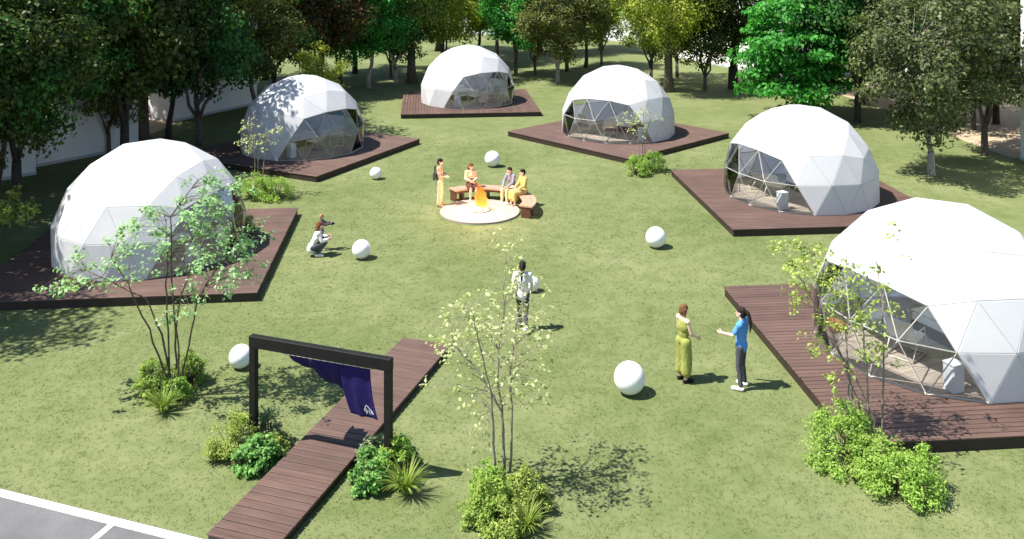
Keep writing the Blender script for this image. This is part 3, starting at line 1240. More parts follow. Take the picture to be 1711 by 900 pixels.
# in view, left to right
tree(-8, 372, 'near', 'f_dark', 'bark_dark', .95, .3, 'dark leafy tree cut by the left edge, in front of the white wall')
tree(182, 257, 'small', 'f_olive', 'bark', .98, 1.2, 'small low-branching olive tree in front of the white wall, behind the left dome')
tree(232, 229, 'grand', 'f_deep', 'bark', 1.05, 1.45, 'huge dark tree with a thick forked trunk behind the left dome')
tree(281, 233, 'oval', 'f_deep', 'bark_dark', 1.08, .7, 'slim dark green tree right beside the huge forked tree')
tree(332, 243, 'small', 'f_deep', 'bark', 1.6, 2.2, 'thin many-limbed tree on the lawn between the two left domes')
tree(0, 0, 'oval', 'f_olive', 'bark', 1.0, 2.9, 'yellowish olive tree rising behind the second dome from the left', (-13.6, 47.5))
tree(0, 0, 'broad', 'f_deep', 'bark_dark', 1.1, .4, 'deep green tree behind the second dome, left of the brown tree', (-14.0, 53.0))
tree(0, 0, 'oval2', 'f_brown', 'bark_dark', 1.15, 1.1, 'brown leaved tree above the second dome from the left', (-11.6, 54.5))
tree(0, 0, 'small', 'f_yellow', 'bark', .8, 1.0, 'low yellow-green bushy tree just behind the second dome', (-10.6, 49.5))
tree(616, 148, 'oval', 'f_emerald', 'bark_pale', 1.05, .0, 'bright green tree with a pale trunk between the second and farthest domes')
tree(661, 141, 'small', 'f_deep', 'bark_pale', 1.2, .9, 'thin pale stemmed tree beside the thick grey trunk')
tree(688, 138, 'willow', 'f_mid', 'bark', 1.0, 2.0, 'tall tree with a thick grey trunk left of the farthest dome')
tree(0, 0, 'willow', 'f_yellow', 'bark_dark', 1.0, .6, 'drooping yellow-green tree with a dark trunk behind the farthest dome', (-6.2, 76.0))
tree(862, 126, 'oval2', 'f_emerald', 'bark', 1.0, 1.9, 'green tree right behind the farthest dome')
tree(932, 138, 'broad', 'f_olive', 'bark_pale', .95, 2.4, 'olive brown tree with a pale spotted trunk between the two top domes')
tree(948, 119, 'oval', 'f_olive', 'bark', 1.0, 4.0, 'thin trunked olive tree just behind the pale spotted trunk')
tree(1005, 108, 'small', 'f_mid', 'bark', 1.15, 3.3, 'low light olive tree behind the dome on the diamond deck')
tree(1118, 153, 'willow', 'f_yellow', 'bark', .95, 4.2, 'bright yellow-green tree with a thick grey trunk behind the diamond deck dome')
tree(1088, 139, 'small', 'f_mid', 'bark_dark', 1.25, .3, 'thin tree just left of the thick trunk under yellow-green leaves')
tree(1178, 151, 'small', 'f_dark', 'bark', 1.15, 5.1, 'small dark tree with a forked pale stem in front of the white building')
tree(1225, 147, 'grand', 'f_dark', 'bark_dark', .72, .9, 'big dark forked tree against the white building')
tree(1340, 196, 'emerald', 'f_emerald', 'bark_dark', 1.0, .0, 'vivid emerald tree rising behind the second dome from the right')
tree(1556, 292, 'broad', 'f_sage', 'bark_pale', .98, .5, 'olive green tree with a pale trunk on the lawn behind the nearest dome')
tree(1645, 259, 'oval2', 'f_sage', 'bark', 1.05, 2.7, 'dull green tree with a thin trunk near the right edge')
# further back
tree(0, 0, 'broad', 'f_deep', 'bark_dark', 1.3, 1.9, 'dark green tree in the back row left of the pale stemmed tree', (-11.0, 63.0))
tree(0, 0, 'oval', 'f_dark', 'bark_dark', 1.3, .2, 'dark tree in the back row behind the brown tree', (-16.5, 60.0))
tree(0, 0, 'grand', 'f_dark', 'bark_dark', .8, 3.0, 'dark broad tree filling the top left behind the forked tree', (-21.5, 55.0))
tree(0, 0, 'oval2', 'f_dark', 'bark_dark', 1.15, 5.0, 'dark tree in the back row right of the drooping yellow tree', (-1.2, 72.0))
tree(0, 0, 'oval', 'f_dark', 'bark_dark', 1.25, 2.0, 'dark tree at the back between the green and olive trees', (2.2, 74.0))
tree(0, 0, 'broad', 'f_dark', 'bark_dark', 1.15, 1.0, 'dark tree at the back behind the low light olive tree', (7.6, 77.0))
tree(0, 0, 'oval2', 'f_deep', 'bark_dark', 1.25, 2.6, 'dark green tree just right of the emerald tree, at the back', (17.7, 46.0))
tree(0, 0, 'oval', 'f_dark', 'bark_dark', 1.2, 4.4, 'dark tree between the emerald and the olive tree, at the back', (21.0, 54.0))
tree(0, 0, 'broad', 'f_mid', 'bark_dark', 1.15, .9, 'lighter green tree at the top right corner', (24.5, 45.5))
tree(0, 0, 'broad', 'f_deep', 'bark_dark', 1.2, 3.4, 'deep green tree whose crown hangs before the tall white wall at the upper left', (-18.3, 33.2))
tree(0, 0, 'oval2', 'f_dark', 'bark_dark', 1.38, 2.1, 'tall dark tree added to shade the second dome, its trunk behind the left dome', (-16.2, 37.6))  # extra tree, trunk out of sight, put in to cast shade on the dome
tree(0, 0, 'oval2', 'f_yellow', 'bark', .95, 3.7, 'yellow-green tree hanging low above the left of the farthest dome', (-4.9, 63.5))
tree(0, 0, 'small', 'f_mid', 'bark', 1.1, 1.6, 'low green understorey tree just left of the thick grey trunk', (-8.3, 61.5))
tree(0, 0, 'small', 'f_emerald', 'bark', 1.15, 2.4, 'low bright green understorey tree right of the farthest dome', (1.6, 62.5))
tree(0, 0, 'oval', 'f_mid', 'bark_dark', 1.1, 5.5, 'fresh green tree behind the farthest dome in the back row', (-2.6, 68.0))
tree(0, 0, 'broad', 'f_emerald', 'bark_dark', 1.0, 2.2, 'fresh green tree in the middle row between brown and pale stemmed trees', (-11.2, 58.5))
tree(0, 0, 'small', 'f_yellow', 'bark', 1.3, .8, 'yellow-green low tree right of the thick trunk by the diamond deck', (11.2, 61.0))
tree(0, 0, 'oval', 'f_mid', 'bark_dark', 1.05, 1.2, 'green tree in the back row above the diamond deck dome', (5.4, 66.0))
tree(0, 0, 'broad', 'f_deep', 'bark_dark', .95, 2.0, 'deep green tree added to shade the sandy path at the right', (19.9, 51.0))  # extra tree, put in for its shade on the sand
tree(0, 0, 'small', 'f_sage', 'bark', 1.3, 4.1, 'low grey-green tree beside the sandy path at the right', (22.6, 44.0))
tree(0, 0, 'oval2', 'f_sage', 'bark_dark', 1.0, 5.6, 'grey-green tree added to shade the sandy path near the right edge', (24.2, 50.0))  # another added tree that keeps the sandy ground in shade
# trees left of the frame that shade the left side
tree(0, 0, 'broad', 'f_deep', 'bark_dark', 1.15, 2.5, 'tree left of the frame whose low bright branch reaches in by the dome', (-18.6, 28.4))
tree(0, 0, 'oval2', 'f_dark', 'bark_dark', 1.2, 1.3, 'tree left of the frame shading the left deck', (-19.0, 24.4))
tree(0, 0, 'near', 'f_dark', 'bark_dark', 1.0, 4.0, 'tree left of the frame casting shade on the lawn by the car park', (-17.3, 21.2))


tree(0, 0, 'grand', 'f_dark', 'bark_dark', .72, 4.6, 'large tree left of the frame casting the deep shade beside the left dome', (-21.6, 26.0))


# ---- saplings: stems given as pixel polylines in the plane of the tree, leaf clusters likewise
def sapling(name, base_px, stems, clusters, label, leaf_mat, twig_mat, leaf, per, seed, depth=.8, r0=.026):
    rng = np.random.RandomState(seed)
    bp = at(*base_px)
    ppm = FPX / bp.y

    def loc(x, y):
        return np.array([(x - base_px[0]) / ppm, 0, (base_px[1] - y) / ppm])
    root = empty(name, (bp.x, bp.y, 0))
    tag(root, label, 'tree', 'slender saplings on the lawn')
    nodes = []
    for s_i, st in enumerate(stems):
        P = [loc(x, y) for x, y in st]
        dy = rng.uniform(-.5, .5) * depth
        out = []
        P[0] = np.array([P[0][0] * .8, rng.uniform(-.08, .08), -.1])
        for a, b in zip(P[:-1], P[1:]):
            for t in (0, .25, .5, .75):
                out.append(a + (b - a) * t)
        out.append(P[-1])
        n = len(out)
        for k in range(1, n):
            out[k] = out[k] + np.array([rng.normal() * .012, dy * (k / n) ** 1.3 + rng.normal() * .012, 0])
        tb = MB()
        rads = list(np.linspace(r0, r0 * .32, n))
        tb.tube(out, rads, 7)
        tb.build('stem', M[twig_mat], root, smooth=True)
        nodes += [(out[k], rads[k]) for k in range(int(n * .4), n)]
    NP = np.array([n_[0] for n_ in nodes])
    C, Rc = [], []
    tw = MB()
    for cx, cy, rx, nc in clusters:
        for _ in range(nc):
            a = rng.uniform(0, 2 * PI); rr_ = math.sqrt(rng.rand()) * rx
            p = loc(cx + rr_ * math.cos(a), cy + rr_ * .8 * math.sin(a))
            p[1] = rng.normal() * depth * .55
            C.append(p)
            Rc.append(rng.uniform(.10, .22))
            d = np.linalg.norm(NP - p, axis=1) + 1.2 * np.maximum(0, NP[:, 2] - p[2] + .15)
            k = int(np.argmin(d))
            mid = (NP[k] + p) / 2 + np.array([0, 0, .06]) + rng.normal(size=3) * .04
            tw.tube([NP[k], mid, p], [min(.007, nodes[k][1] * .5), .004, .002], 4, cap=False)
    tw.build('twigs', M[twig_mat], root, smooth=True)
    q, n = clump_leaves(rng, C, Rc, per, leaf, np.array([0, 0, 1.0]), .7, .68, .12)
    obj('crown', quad_mesh('crown', q, n), M[leaf_mat], root)
    return root


sapling('sapling', (288, 662),
        [[(286, 660), (284, 638), (252, 546), (218, 464), (195, 423)], [(286, 660), (280, 613), (272, 500), (270, 434), (262, 380)],
         [(292, 660), (295, 607), (288, 500), (285, 362), (330, 300)], [(298, 660), (302, 638), (304, 510), (340, 400)],
         [(300, 660), (310, 597), (328, 510), (351, 464), (400, 400)], [(290, 660), (270, 560), (240, 500), (140, 455)]],
        [(120, 465, 36, 16), (180, 455, 34, 14), (215, 400, 34, 13), (262, 365, 36, 15), (285, 400, 30, 10), (310, 350, 36, 14), (335, 300, 16, 6),
         (350, 345, 34, 14), (385, 330, 30, 9), (340, 400, 42, 18), (390, 400, 44, 16), (420, 400, 22, 7), (370, 450, 42, 15), (330, 460, 34, 9), (315, 490, 26, 6), (410, 455, 24, 6), (250, 440, 30, 7), (400, 430, 40, 8), (360, 310, 22, 6)],
        'tall many-stemmed sapling with mint green leaves in front of the left dome', 'f_mint', 'twig', .076, 19, 5, 1.0)
sapling('sapling', (840, 812),
        [[(828, 812), (825, 720), (818, 640), (800, 560), (790, 500)], [(842, 812), (842, 720), (832, 640), (840, 540), (845, 450)],
         [(856, 812), (856, 700), (852, 620), (862, 540), (880, 480)], [(845, 812), (838, 690), (800, 620), (760, 580)]],
        [(785, 520, 46, 20), (840, 500, 44, 18), (770, 570, 42, 17), (830, 570, 46, 20), (880, 560, 40, 17), (880, 510, 36, 10), (900, 610, 34, 12), (860, 630, 38, 13),
         (790, 640, 34, 11), (740, 600, 24, 5), (800, 690, 24, 6), (710, 640, 18, 2), (865, 450, 30, 6), (915, 530, 14, 3), (840, 420, 20, 3), (900, 660, 18, 3), (790, 740, 14, 2)],
        'slim sapling with sparse pale yellow leaves at the bottom centre', 'f_pale', 'twig_pale', .074, 7, 9, .8, .024)
sapling('sapling', (1450, 742),
        [[(1462, 745), (1460, 700), (1430, 630), (1390, 570), (1350, 480)], [(1440, 742), (1440, 690), (1410, 600), (1380, 520), (1370, 440)],
         [(1455, 742), (1452, 660), (1445, 560), (1440, 470)], [(1478, 740), (1480, 640), (1484, 540), (1476, 440)], [(1430, 742), (1418, 690), (1425, 630), (1400, 580)],
         [(1445, 742), (1425, 660), (1420, 580), (1415, 500)]],
        [(1340, 420, 30, 8), (1310, 440, 22, 5), (1360, 460, 34, 13), (1395, 480, 36, 14), (1430, 500, 36, 14), (1340, 500, 30, 8), (1410, 540, 38, 14), (1460, 470, 24, 8), (1450, 560, 30, 9),
         (1380, 590, 24, 6), (1470, 600, 24, 5), (1350, 560, 16, 3), (1490, 500, 20, 5), (1300, 400, 20, 3), (1390, 430, 40, 5), (1370, 620, 14, 2), (1520, 400, 40, 3)],
        'leaning many-stemmed sapling with light green leaves beside the near right deck', 'f_lime', 'twig_pale', .072, 15, 13, .8, .024)
sapling('sapling', (431, 326), [[(427, 326), (427, 270), (424, 200)], [(440, 326), (442, 260), (444, 215)], [(430, 326), (430, 260), (415, 225)]],
        [(420, 215, 22, 16), (440, 235, 22, 14), (410, 245, 14, 7), (455, 220, 14, 5)],
        'small thin sapling with pale leaves in front of the second dome from the left', 'f_pale', 'twig_pale', .075, 9, 21, .7, .022)
sapling('sapling', (1074, 288), [[(1068, 288), (1068, 235), (1062, 185)], [(1078, 288), (1078, 235), (1086, 190)], [(1074, 288), (1073, 240), (1074, 175)]],
        [(1060, 190, 20, 13), (1085, 195, 22, 13), (1070, 210, 22, 10), (1045, 205, 12, 4)],
        'small thin sapling with pale leaves in front of the diamond deck', 'f_pale', 'twig_pale', .075, 9, 25, .7, .022)


sapling('sapling', (-34, 432), [[(-34, 432), (-20, 390), (5, 350), (40, 345)], [(-34, 432), (-30, 380), (-10, 330), (15, 322)], [(-34, 432), (-28, 400), (10, 362), (45, 356)]],
        [(12, 352, 20, 12), (40, 350, 18, 10), (60, 350, 10, 4), (15, 330, 16, 5)],
        'low bright leafy branch reaching in at the left edge beside the dome', 'f_lime', 'twig', .12, 22, 29, .6, .024)


# ---- shrubs
def shrub(px, py, wpx, hpx, mat, label, leaf=.07, n=2600, seed=1, aspect=.5, depth=1.0, name='shrub', upright=.0):
    rng = np.random.RandomState(seed)
    p = at(px, py)
    ppm = FPX / p.y
    rx, hz = wpx / 2 / ppm, hpx / ppm
    # the picture sees the shrub from above: part of its height on the picture is its depth
    ry = rx * depth
    C, Rc = [], []
    nc = 60
    n = int(n * 1.5)
    leaf *= .84
    for k in range(nc):
        d = unit(rng.normal(size=(1, 3)))[0]
        d[2] = abs(d[2])
        r = rng.uniform(.45, 1.0) ** .6
        C.append(np.array([d[0] * rx * r, d[1] * ry * r, .06 + d[2] * hz * r * .92]))
        Rc.append(rng.uniform(.16, .30) * max(rx, .35))
    q, m_ = clump_leaves(rng, C, Rc, n // nc, leaf, np.array([0, 0, -.2]), .8, aspect, .12, -.6 - upright)
    root = empty(name, (p.x, p.y, 0), 0)
    tag(root, label, 'shrub', 'shrubs on the lawn')
    obj('foliage', quad_mesh('foliage', q, m_), M[mat], root)
    st = MB()
    for c in C:
        b = np.array([c[0] * .18, c[1] * .18, -.05])
        st.tube([b, (b + c) / 2 + rng.normal(size=3) * .03, c], [.010, .007, .003], 4, cap=False)
    st.build('stems', M['twig'], root)
    return root


def tuft(px, py, rpx, mat, label, n=80, seed=1, name='grass_tuft'):
    n = int(n * 1.5)
    rpx *= .86
    rng = np.random.RandomState(seed)
    p = at(px, py)
    ppm = FPX / p.y
    R0 = rpx / ppm
    V, F = [], []
    for k in range(n):
        a = rng.uniform(0, 2 * PI)
        L = R0 * rng.uniform(.75, 1.35)
        lean = rng.uniform(.35, 1.1)
        w_ = rng.uniform(.006, .013)
        d = np.array([math.cos(a), math.sin(a), 0]); s = np.array([-d[1], d[0], 0])
        pos = d * rng.uniform(0, .05)
        ang = lean * .35
        b0 = len(V)
        segs = 6
        for j in range(segs + 1):
            t = j / segs
            ww = w_ * (1 - t ** 2) + .0012
            V.append(pos + s * ww); V.append(pos - s * ww)
            ang_ = ang + lean * 1.5 * t
            pos = pos + (d * math.sin(ang_) + np.array([0, 0, 1]) * math.cos(ang_)) * L / segs
        for j in range(segs):
            F.append((b0 + 2 * j, b0 + 2 * j + 1, b0 + 2 * j + 3, b0 + 2 * j + 2))
    root = obj(name, mesh(name, V, F), M[mat], None, (p.x, p.y, 0))
    tag(root, label, 'grass', 'spiky grass tufts')
    return root


# around the left sapling
shrub(258, 655, 66, 58, 'f_shrub', 'fine leaved green shrub left of the tall sapling stems', .055, 2600, 2)
shrub(314, 640, 62, 55, 'f_shrub', 'fine leaved green shrub right of the tall sapling stems', .055, 2600, 3)
shrub(292, 668, 56, 42, 'f_shrub2', 'low green shrub at the foot of the tall sapling', .055, 1800, 4)
tuft(272, 690, 44, 'f_tuft', 'yellow striped spiky grass in front of the tall sapling', 90, 4)
# gate left
shrub(392, 762, 88, 72, 'f_lime', 'fine yellow-green shrub at the left gate post', .05, 3200, 5, .4)
shrub(442, 742, 64, 64, 'f_grey', 'grey-green bush directly right of the left gate post', .07, 1500, 6, .55)
shrub(428, 775, 84, 46, 'f_broad', 'broad leaved deep green plant between the left post and the boardwalk', .085, 1500, 7, .7)
shrub(458, 762, 44, 34, 'f_lime', 'small lime plant at the boardwalk edge', .07, 700, 8, .6)
tuft(358, 770, 30, 'f_tuft', 'small spiky grass left of the gate shrubs', 60, 8)
# gate right
shrub(618, 812, 76, 60, 'f_broad', 'broad leaved green plant at the left of the right gate post', .075, 1500, 9, .65)
shrub(655, 800, 78, 76, 'f_shrub2', 'fine leaved bright green shrub at the right gate post', .055, 3200, 10, .45)
shrub(625, 775, 50, 44, 'f_grey', 'pale grey-green plant between boardwalk and right gate post', .07, 1000, 11, .6)
shrub(672, 775, 48, 44, 'f_deep', 'dark blue-green bush just behind the right gate post', .065, 1000, 12, .6)
tuft(678, 826, 58, 'f_tuft', 'spiky arching grass right of the gate', 120, 12)
# centre
shrub(815, 868, 92, 70, 'f_shrub', 'green shrub left below the slim pale sapling', .06, 2800, 13)
shrub(880, 850, 88, 62, 'f_lime', 'yellow-green shrub right below the slim pale sapling', .06, 2600, 14)
shrub(815, 825, 66, 52, 'f_shrub2', 'light green shrub behind the slim pale sapling stems', .055, 1800, 15)
shrub(838, 890, 90, 50, 'f_lime', 'low yellow-green shrub at the very bottom centre', .055, 2200, 16)
tuft(880, 888, 52, 'f_tuft', 'spiky grass at the bottom centre under the shrub', 110, 16)
# right
shrub(1412, 770, 136, 92, 'f_shrub2', 'bright green shrub left of the leaning sapling', .06, 5200, 17)
shrub(1508, 820, 132, 84, 'f_shrub2', 'bright green shrub below the near right deck', .06, 5200, 18)
shrub(1462, 795, 92, 70, 'f_shrub', 'bright green shrub at the foot of the leaning sapling', .06, 3000, 19)
# far ones
shrub(425, 330, 58, 42, 'f_shrub2', 'bright green shrub left of the small sapling by the second dome', .07, 1800, 20)
shrub(462, 332, 58, 40, 'f_shrub2', 'bright green shrub right of the small sapling by the second dome', .07, 1800, 21)
shrub(1064, 292, 44, 36, 'f_shrub2', 'bright green shrub left of the sapling at the diamond deck corner', .07, 1500, 22)
shrub(1090, 284, 44, 38, 'f_shrub2', 'bright green shrub right of the sapling at the diamond deck corner', .07, 1500, 23)
shrub(412, 402, 44, 44, 'f_broad', 'dark green shrub on the left deck beside the clear panels', .07, 1200, 24)


# ------------------------------------------------------------------ people
def capsule(p0, p1, r0, r1, n=14):
    p0, p1 = Vector(p0), Vector(p1)
    d = p1 - p0
    L = d.length
    d = d.normalized() if L > 1e-6 else Vector((0, 0, 1))
    pts, rad = [], []
    for k in range(6):
        t = -PI / 2 + PI / 2 * k / 5
        pts.append(p0 + d * (r0 * math.sin(t))); rad.append(max(1e-4, r0 * math.cos(t)))
    for k in range(6):
        t = PI / 2 * k / 5
        pts.append(p1 + d * (r1 * math.sin(t))); rad.append(max(1e-4, r1 * math.cos(t)))
    m_ = MB(); m_.tube(pts, rad, n)
    return m_.V, m_.F


def ellipsoid(c, r, B=None):
    m_ = MB()
    prof = [(math.cos(-PI / 2 + PI * k / 12), math.sin(-PI / 2 + PI * k / 12)) for k in range(13)]
    prof[0] = (0, -1); prof[-1] = (0, 1)
    m_.lathe(prof, 18)
    c = Vector(c)
    out = []
    for v in m_.V:
        w_ = Vector((v[0] * r[0], v[1] * r[1], v[2] * r[2]))
        if B is not None:
            w_ = B @ w_
        out.append(tuple(c + w_))
    return out, m_.F


def fuse(name, shapes, voxel, mat, parent=None, smooth_it=3):
    m_ = MB()
    for V, F in shapes:
        m_.add(V, F)
    me = mesh(name + '_src', m_.V, m_.F)
    t = bpy.data.objects.new(name + '_src', me)
    COL.objects.link(t)
    rm = t.modifiers.new('r', 'REMESH'); rm.mode = 'VOXEL'; rm.voxel_size = voxel
    sm = t.modifiers.new('s', 'SMOOTH'); sm.iterations = smooth_it; sm.factor = .5
    dg = bpy.context.evaluated_depsgraph_get()
    dg.update()
    me2 = bpy.data.meshes.new_from_object(t.evaluated_get(dg))
    me2.name = name
    bpy.data.objects.remove(t)
    bpy.data.meshes.remove(me)
    me2.materials.clear()
    return obj(name, me2, mat, parent, smooth=True)


def basis(up, left):
    z = up.normalized()
    y = (left - z * left.dot(z)).normalized()
    x = y.cross(z)
    return Matrix((x, y, z)).transposed()


STAND = dict(pel=(0, 0, .87), chest=(.0, 0, 1.16), neck=(-.01, 0, 1.36), head=(.015, 0, 1.50),
             shL=(-.01, .165, 1.31), shR=(-.01, -.165, 1.31), elL=(-.03, .215, 1.05), elR=(-.03, -.215, 1.05), wrL=(.05, .22, .83), wrR=(.05, -.22, .83),
             hipL=(0, .088, .84), hipR=(0, -.088, .84), knL=(.02, .095, .46), knR=(.02, -.095, .46), anL=(-.02, .10, .075), anR=(-.02, -.10, .075),
             toeL=(.13, .12, .035), toeR=(.13, -.12, .035))


def skin_mat(name, c):
    if name in M:
        return M[name]
    m, nt, p = new_mat(name)
    p.inputs['Base Color'].default_value = (*c, 1)
    n = mapped_noise(nt, 12, 3)
    r = ramp(nt, n.outputs[0], [(0.3, [v * .92 for v in c]), (0.7, [min(1, v * 1.08) for v in c])])
    nt.links.new(r.outputs[0], p.inputs['Base Color'])
    p.inputs['Roughness'].default_value = .55
    p.inputs['Subsurface Weight'].default_value = .08
    M[name] = m
    return m


SKIN = skin_mat('skin', (.68, .46, .36))


def person(loc, rz, label, pose, outfit, hair, scale=1.0, group='people on the lawn'):
    J = dict(STAND); J.update(pose)
    J = {k: Vector(v) for k, v in J.items()}
    up = (J['neck'] - J['pel']); left = (J['shL'] - J['shR'])
    B = basis(up, left)
    hipl = (J['hipL'] - J['hipR'])
    BP = basis(Vector((up.x * .5, up.y * .5, abs(up.z))), hipl)
    look = Vector(pose.get('look', (1, 0, -.05))).normalized()
    hl = Vector((0, 0, 1)).cross(look).normalized()
    BH = Matrix((look, hl, look.cross(hl))).transposed()
    H = J['head']

    def limb(a, b, c, ra, rb, rc, g=0.0, f=1.0):
        out = []
        if f <= .5:
            out.append(capsule(J[a], J[a].lerp(J[b], f * 2), ra + g, ra + (rb - ra) * f * 2 + g))
        else:
            out.append(capsule(J[a], J[b], ra + g, rb + g))
            f2 = (f - .5) * 2
            out.append(capsule(J[b], J[b].lerp(J[c], f2), rb + g, rb + (rc - rb) * f2 + g))
        return out
    mid = J['pel'].lerp(J['chest'], .5)
    torso = lambda g: [ellipsoid(J['chest'], (.098 + g, .145 + g, .175 + g), B), ellipsoid(mid, (.085 + g, .118 + g, .16 + g), B),
                       ellipsoid(J['pel'], (.10 + g, .142 + g, .115 + g), BP), capsule(J['shL'], J['shR'], .055 + g, .055 + g)]
    sh = torso(0)
    sh += [capsule(J['neck'] - up.normalized() * .06, H - Vector((0, 0, .04)), .052, .047)]
    # head: skull, jaw, nose, ears
    sh += [ellipsoid(H + Vector((0, 0, .025)), (.092, .074, .095), BH), ellipsoid(H + BH @ Vector((.022, 0, -.045)), (.066, .055, .068), BH),
           capsule(H + BH @ Vector((.085, 0, .012)), H + BH @ Vector((.104, 0, -.018)), .009, .014)]
    for s in (-1, 1):
        sh.append(ellipsoid(H + BH @ Vector((-.005, s * .076, 0)), (.018, .011, .03), BH))
    for s in 'LR':
        sh += limb('sh' + s, 'el' + s, 'wr' + s, .044, .036, .026)
        sh += limb('hip' + s, 'kn' + s, 'an' + s, .078, .054, .038)
        sh.append(ellipsoid(J['kn' + s].lerp(J['an' + s], .3) - (J['an' + s] - J['kn' + s]).cross(left).normalized() * (-.012), (.05, .047, .09), None))
        sh.append(capsule(J['an' + s] - Vector((0, 0, .03)), J['toe' + s], .04, .03))
        # hand: palm, four fingers, thumb from the side of the palm
        d = (J['wr' + s] - J['el' + s]).normalized()
        sd = (1 if s == 'L' else -1)
        inn = Vector((0, -sd, 0)); inn = (inn - d * inn.dot(d)).normalized()
        acr = d.cross(inn)
        if acr.dot(Vector((1, 0, .3))) < 0:
            acr = -acr
        w0 = J['wr' + s]
        pal = w0 + d * .045
        PB = Matrix((d, acr, d.cross(acr))).transposed()
        sh.append(ellipsoid(pal, (.052, .038, .017), PB))
        for k, (ln_, off) in enumerate(((.062, .027), (.072, .009), (.067, -.009), (.052, -.026))):
            a = pal + d * .035 + acr * off
            b = a + d * ln_ * .55 + inn * .006
            c = b + d * ln_ * .40 + inn * .022
            sh.append(capsule(a, b, .0105, .0095, 8)); sh.append(capsule(b, c, .0095, .0085, 8))
        a = pal - d * .015 + acr * .030
        b = a + d * .025 + acr * .026 + inn * .010
        c = b + d * .030 + acr * .006 + inn * .010
        sh.append(capsule(a, b, .012, .011, 8)); sh.append(capsule(b, c, .011, .009, 8))
    body = fuse('person', sh, .0085, SKIN, None, 2)
    body.location = loc
    body.rotation_euler = (0, 0, rz)
    body.scale = (scale,) * 3
    tag(body, label, 'person', group)
    for s in (-1, 1):
        V, F = ellipsoid(H + BH @ Vector((.086, s * .030, .018)), (.008, .011, .008), BH)
        obj('eye', mesh('eye', V, F), M['black'], body, smooth=True)
    V, F = capsule(H + BH @ Vector((.086, -.018, -.058)), H + BH @ Vector((.086, .018, -.058)), .006, .006, 8)
    obj('mouth', mesh('mouth', V, F), M['lip'], body, smooth=True)
    # clothing
    for part in outfit:
        kind, mat = part[0], part[1]
        opt = part[2] if len(part) > 2 else {}
        if kind == 'shirt':
            s_ = [x for x in torso(.016)]
            for s in 'LR':
                s_ += limb('sh' + s, 'el' + s, 'wr' + s, .046, .040, .033, .016, opt.get('sleeve', .35))
            if opt.get('hem'):
                e = J['pel'] - up.normalized() * opt['hem']
                s_ += [ellipsoid(J['pel'].lerp(e, .5), (.118, .160, .14), BP)]
            fuse('shirt', s_, .012, mat, body, 4)
        elif kind == 'trousers':
            g_ = opt.get('g', .012)
            s_ = [ellipsoid(J['pel'] - Vector((0, 0, .01)), (.112, .152, .115), BP)]
            fl = opt.get('flare', 0)
            for s in 'LR':
                s_ += limb('hip' + s, 'kn' + s, 'an' + s, .080, .056 + fl * .7, .040 + fl, g_, opt.get('f', .96))
            fuse('trousers', s_, .012, mat, body, 4)
        elif kind == 'skirt':
            s_ = [ellipsoid(J['pel'], (.118, .158, .12), BP)]
            e = opt['to']
            for s in 'LR':
                s_ += limb('hip' + s, 'kn' + s, 'an' + s, .105, .105, .10, .01, e)
            fuse('skirt', s_, .014, mat, body, 8)
        elif kind == 'top':
            s_ = [x for x in torso(.014)[:3]]
            for s in 'LR':
                s_.append(capsule(J['chest'] + B @ Vector((0, .07 if s == 'L' else -.07, .10)), J['sh' + s].lerp(J['neck'], .45), .045, .045))
            fuse('top', s_, .012, mat, body, 4)
        elif kind == 'shoes':
            for s in 'LR':
                a, t_ = J['an' + s], J['toe' + s]
                fuse('shoe', [capsule(a - Vector((0, 0, .028)), t_, .052, .040), ellipsoid(a - Vector((.02, 0, .03)), (.055, .045, .045)),
                              capsule(a - Vector((.03, 0, .055)), Vector((t_.x, t_.y, a.z - .05)), .022, .022)], .010, mat, body, 2)
    # hair
    hs = [ellipsoid(H + BH @ Vector((-.012, 0, .052)), (.100, .084, .080), BH), ellipsoid(H + BH @ Vector((-.045, 0, .0)), (.070, .084, .095), BH)]
    if hair[0] == 'pony':
        P = [H + BH @ Vector(v) for v in ((-.10, 0, .06), (-.15, 0, .03), (-.185, 0, -.08), (-.20, .0, -.22), (-.195, .01, -.34))]
        for a, b, r1, r2 in zip(P[:-1], P[1:], (.03, .036, .036, .03), (.036, .036, .03, .012)):
            hs.append(capsule(a, b, r1, r2))
    elif hair[0] == 'long':
        for s in (-1, -.4, .4, 1):
            P = [H + BH @ Vector(v) for v in ((-.05, s * .06, .02), (-.075, s * .075, -.10), (-.07, s * .085, -.24))]
            hs.append(capsule(P[0], P[1], .045, .04)); hs.append(capsule(P[1], P[2], .04, .028))
    elif hair[0] == 'bob':
        for s in (-1, -.4, .4, 1):
            P = [H + BH @ Vector(v) for v in ((-.035, s * .062, .03), (-.045, s * .068, -.07))]
            hs.append(capsule(P[0], P[1], .042, .032))
    fuse('hair', hs, .011, hair[1], body, 2)
    return body


def cloth_mat(name, c):
    m = plain(name, c, .85, .14, 18, spec=.2)
    nt = m.node_tree
    n = mapped_noise(nt, 9, 3, .5, vec_scale=(1.6, 1.6, .35))
    b = nd(nt, 'ShaderNodeBump')
    b.inputs['Strength'].default_value = .7
    b.inputs['Distance'].default_value = .05
    nt.links.new(n.outputs[0], b.inputs['Height'])
    nt.links.new(b.outputs[0], nt.nodes['Principled BSDF'].inputs['Normal'])
    M[name] = m
    return m


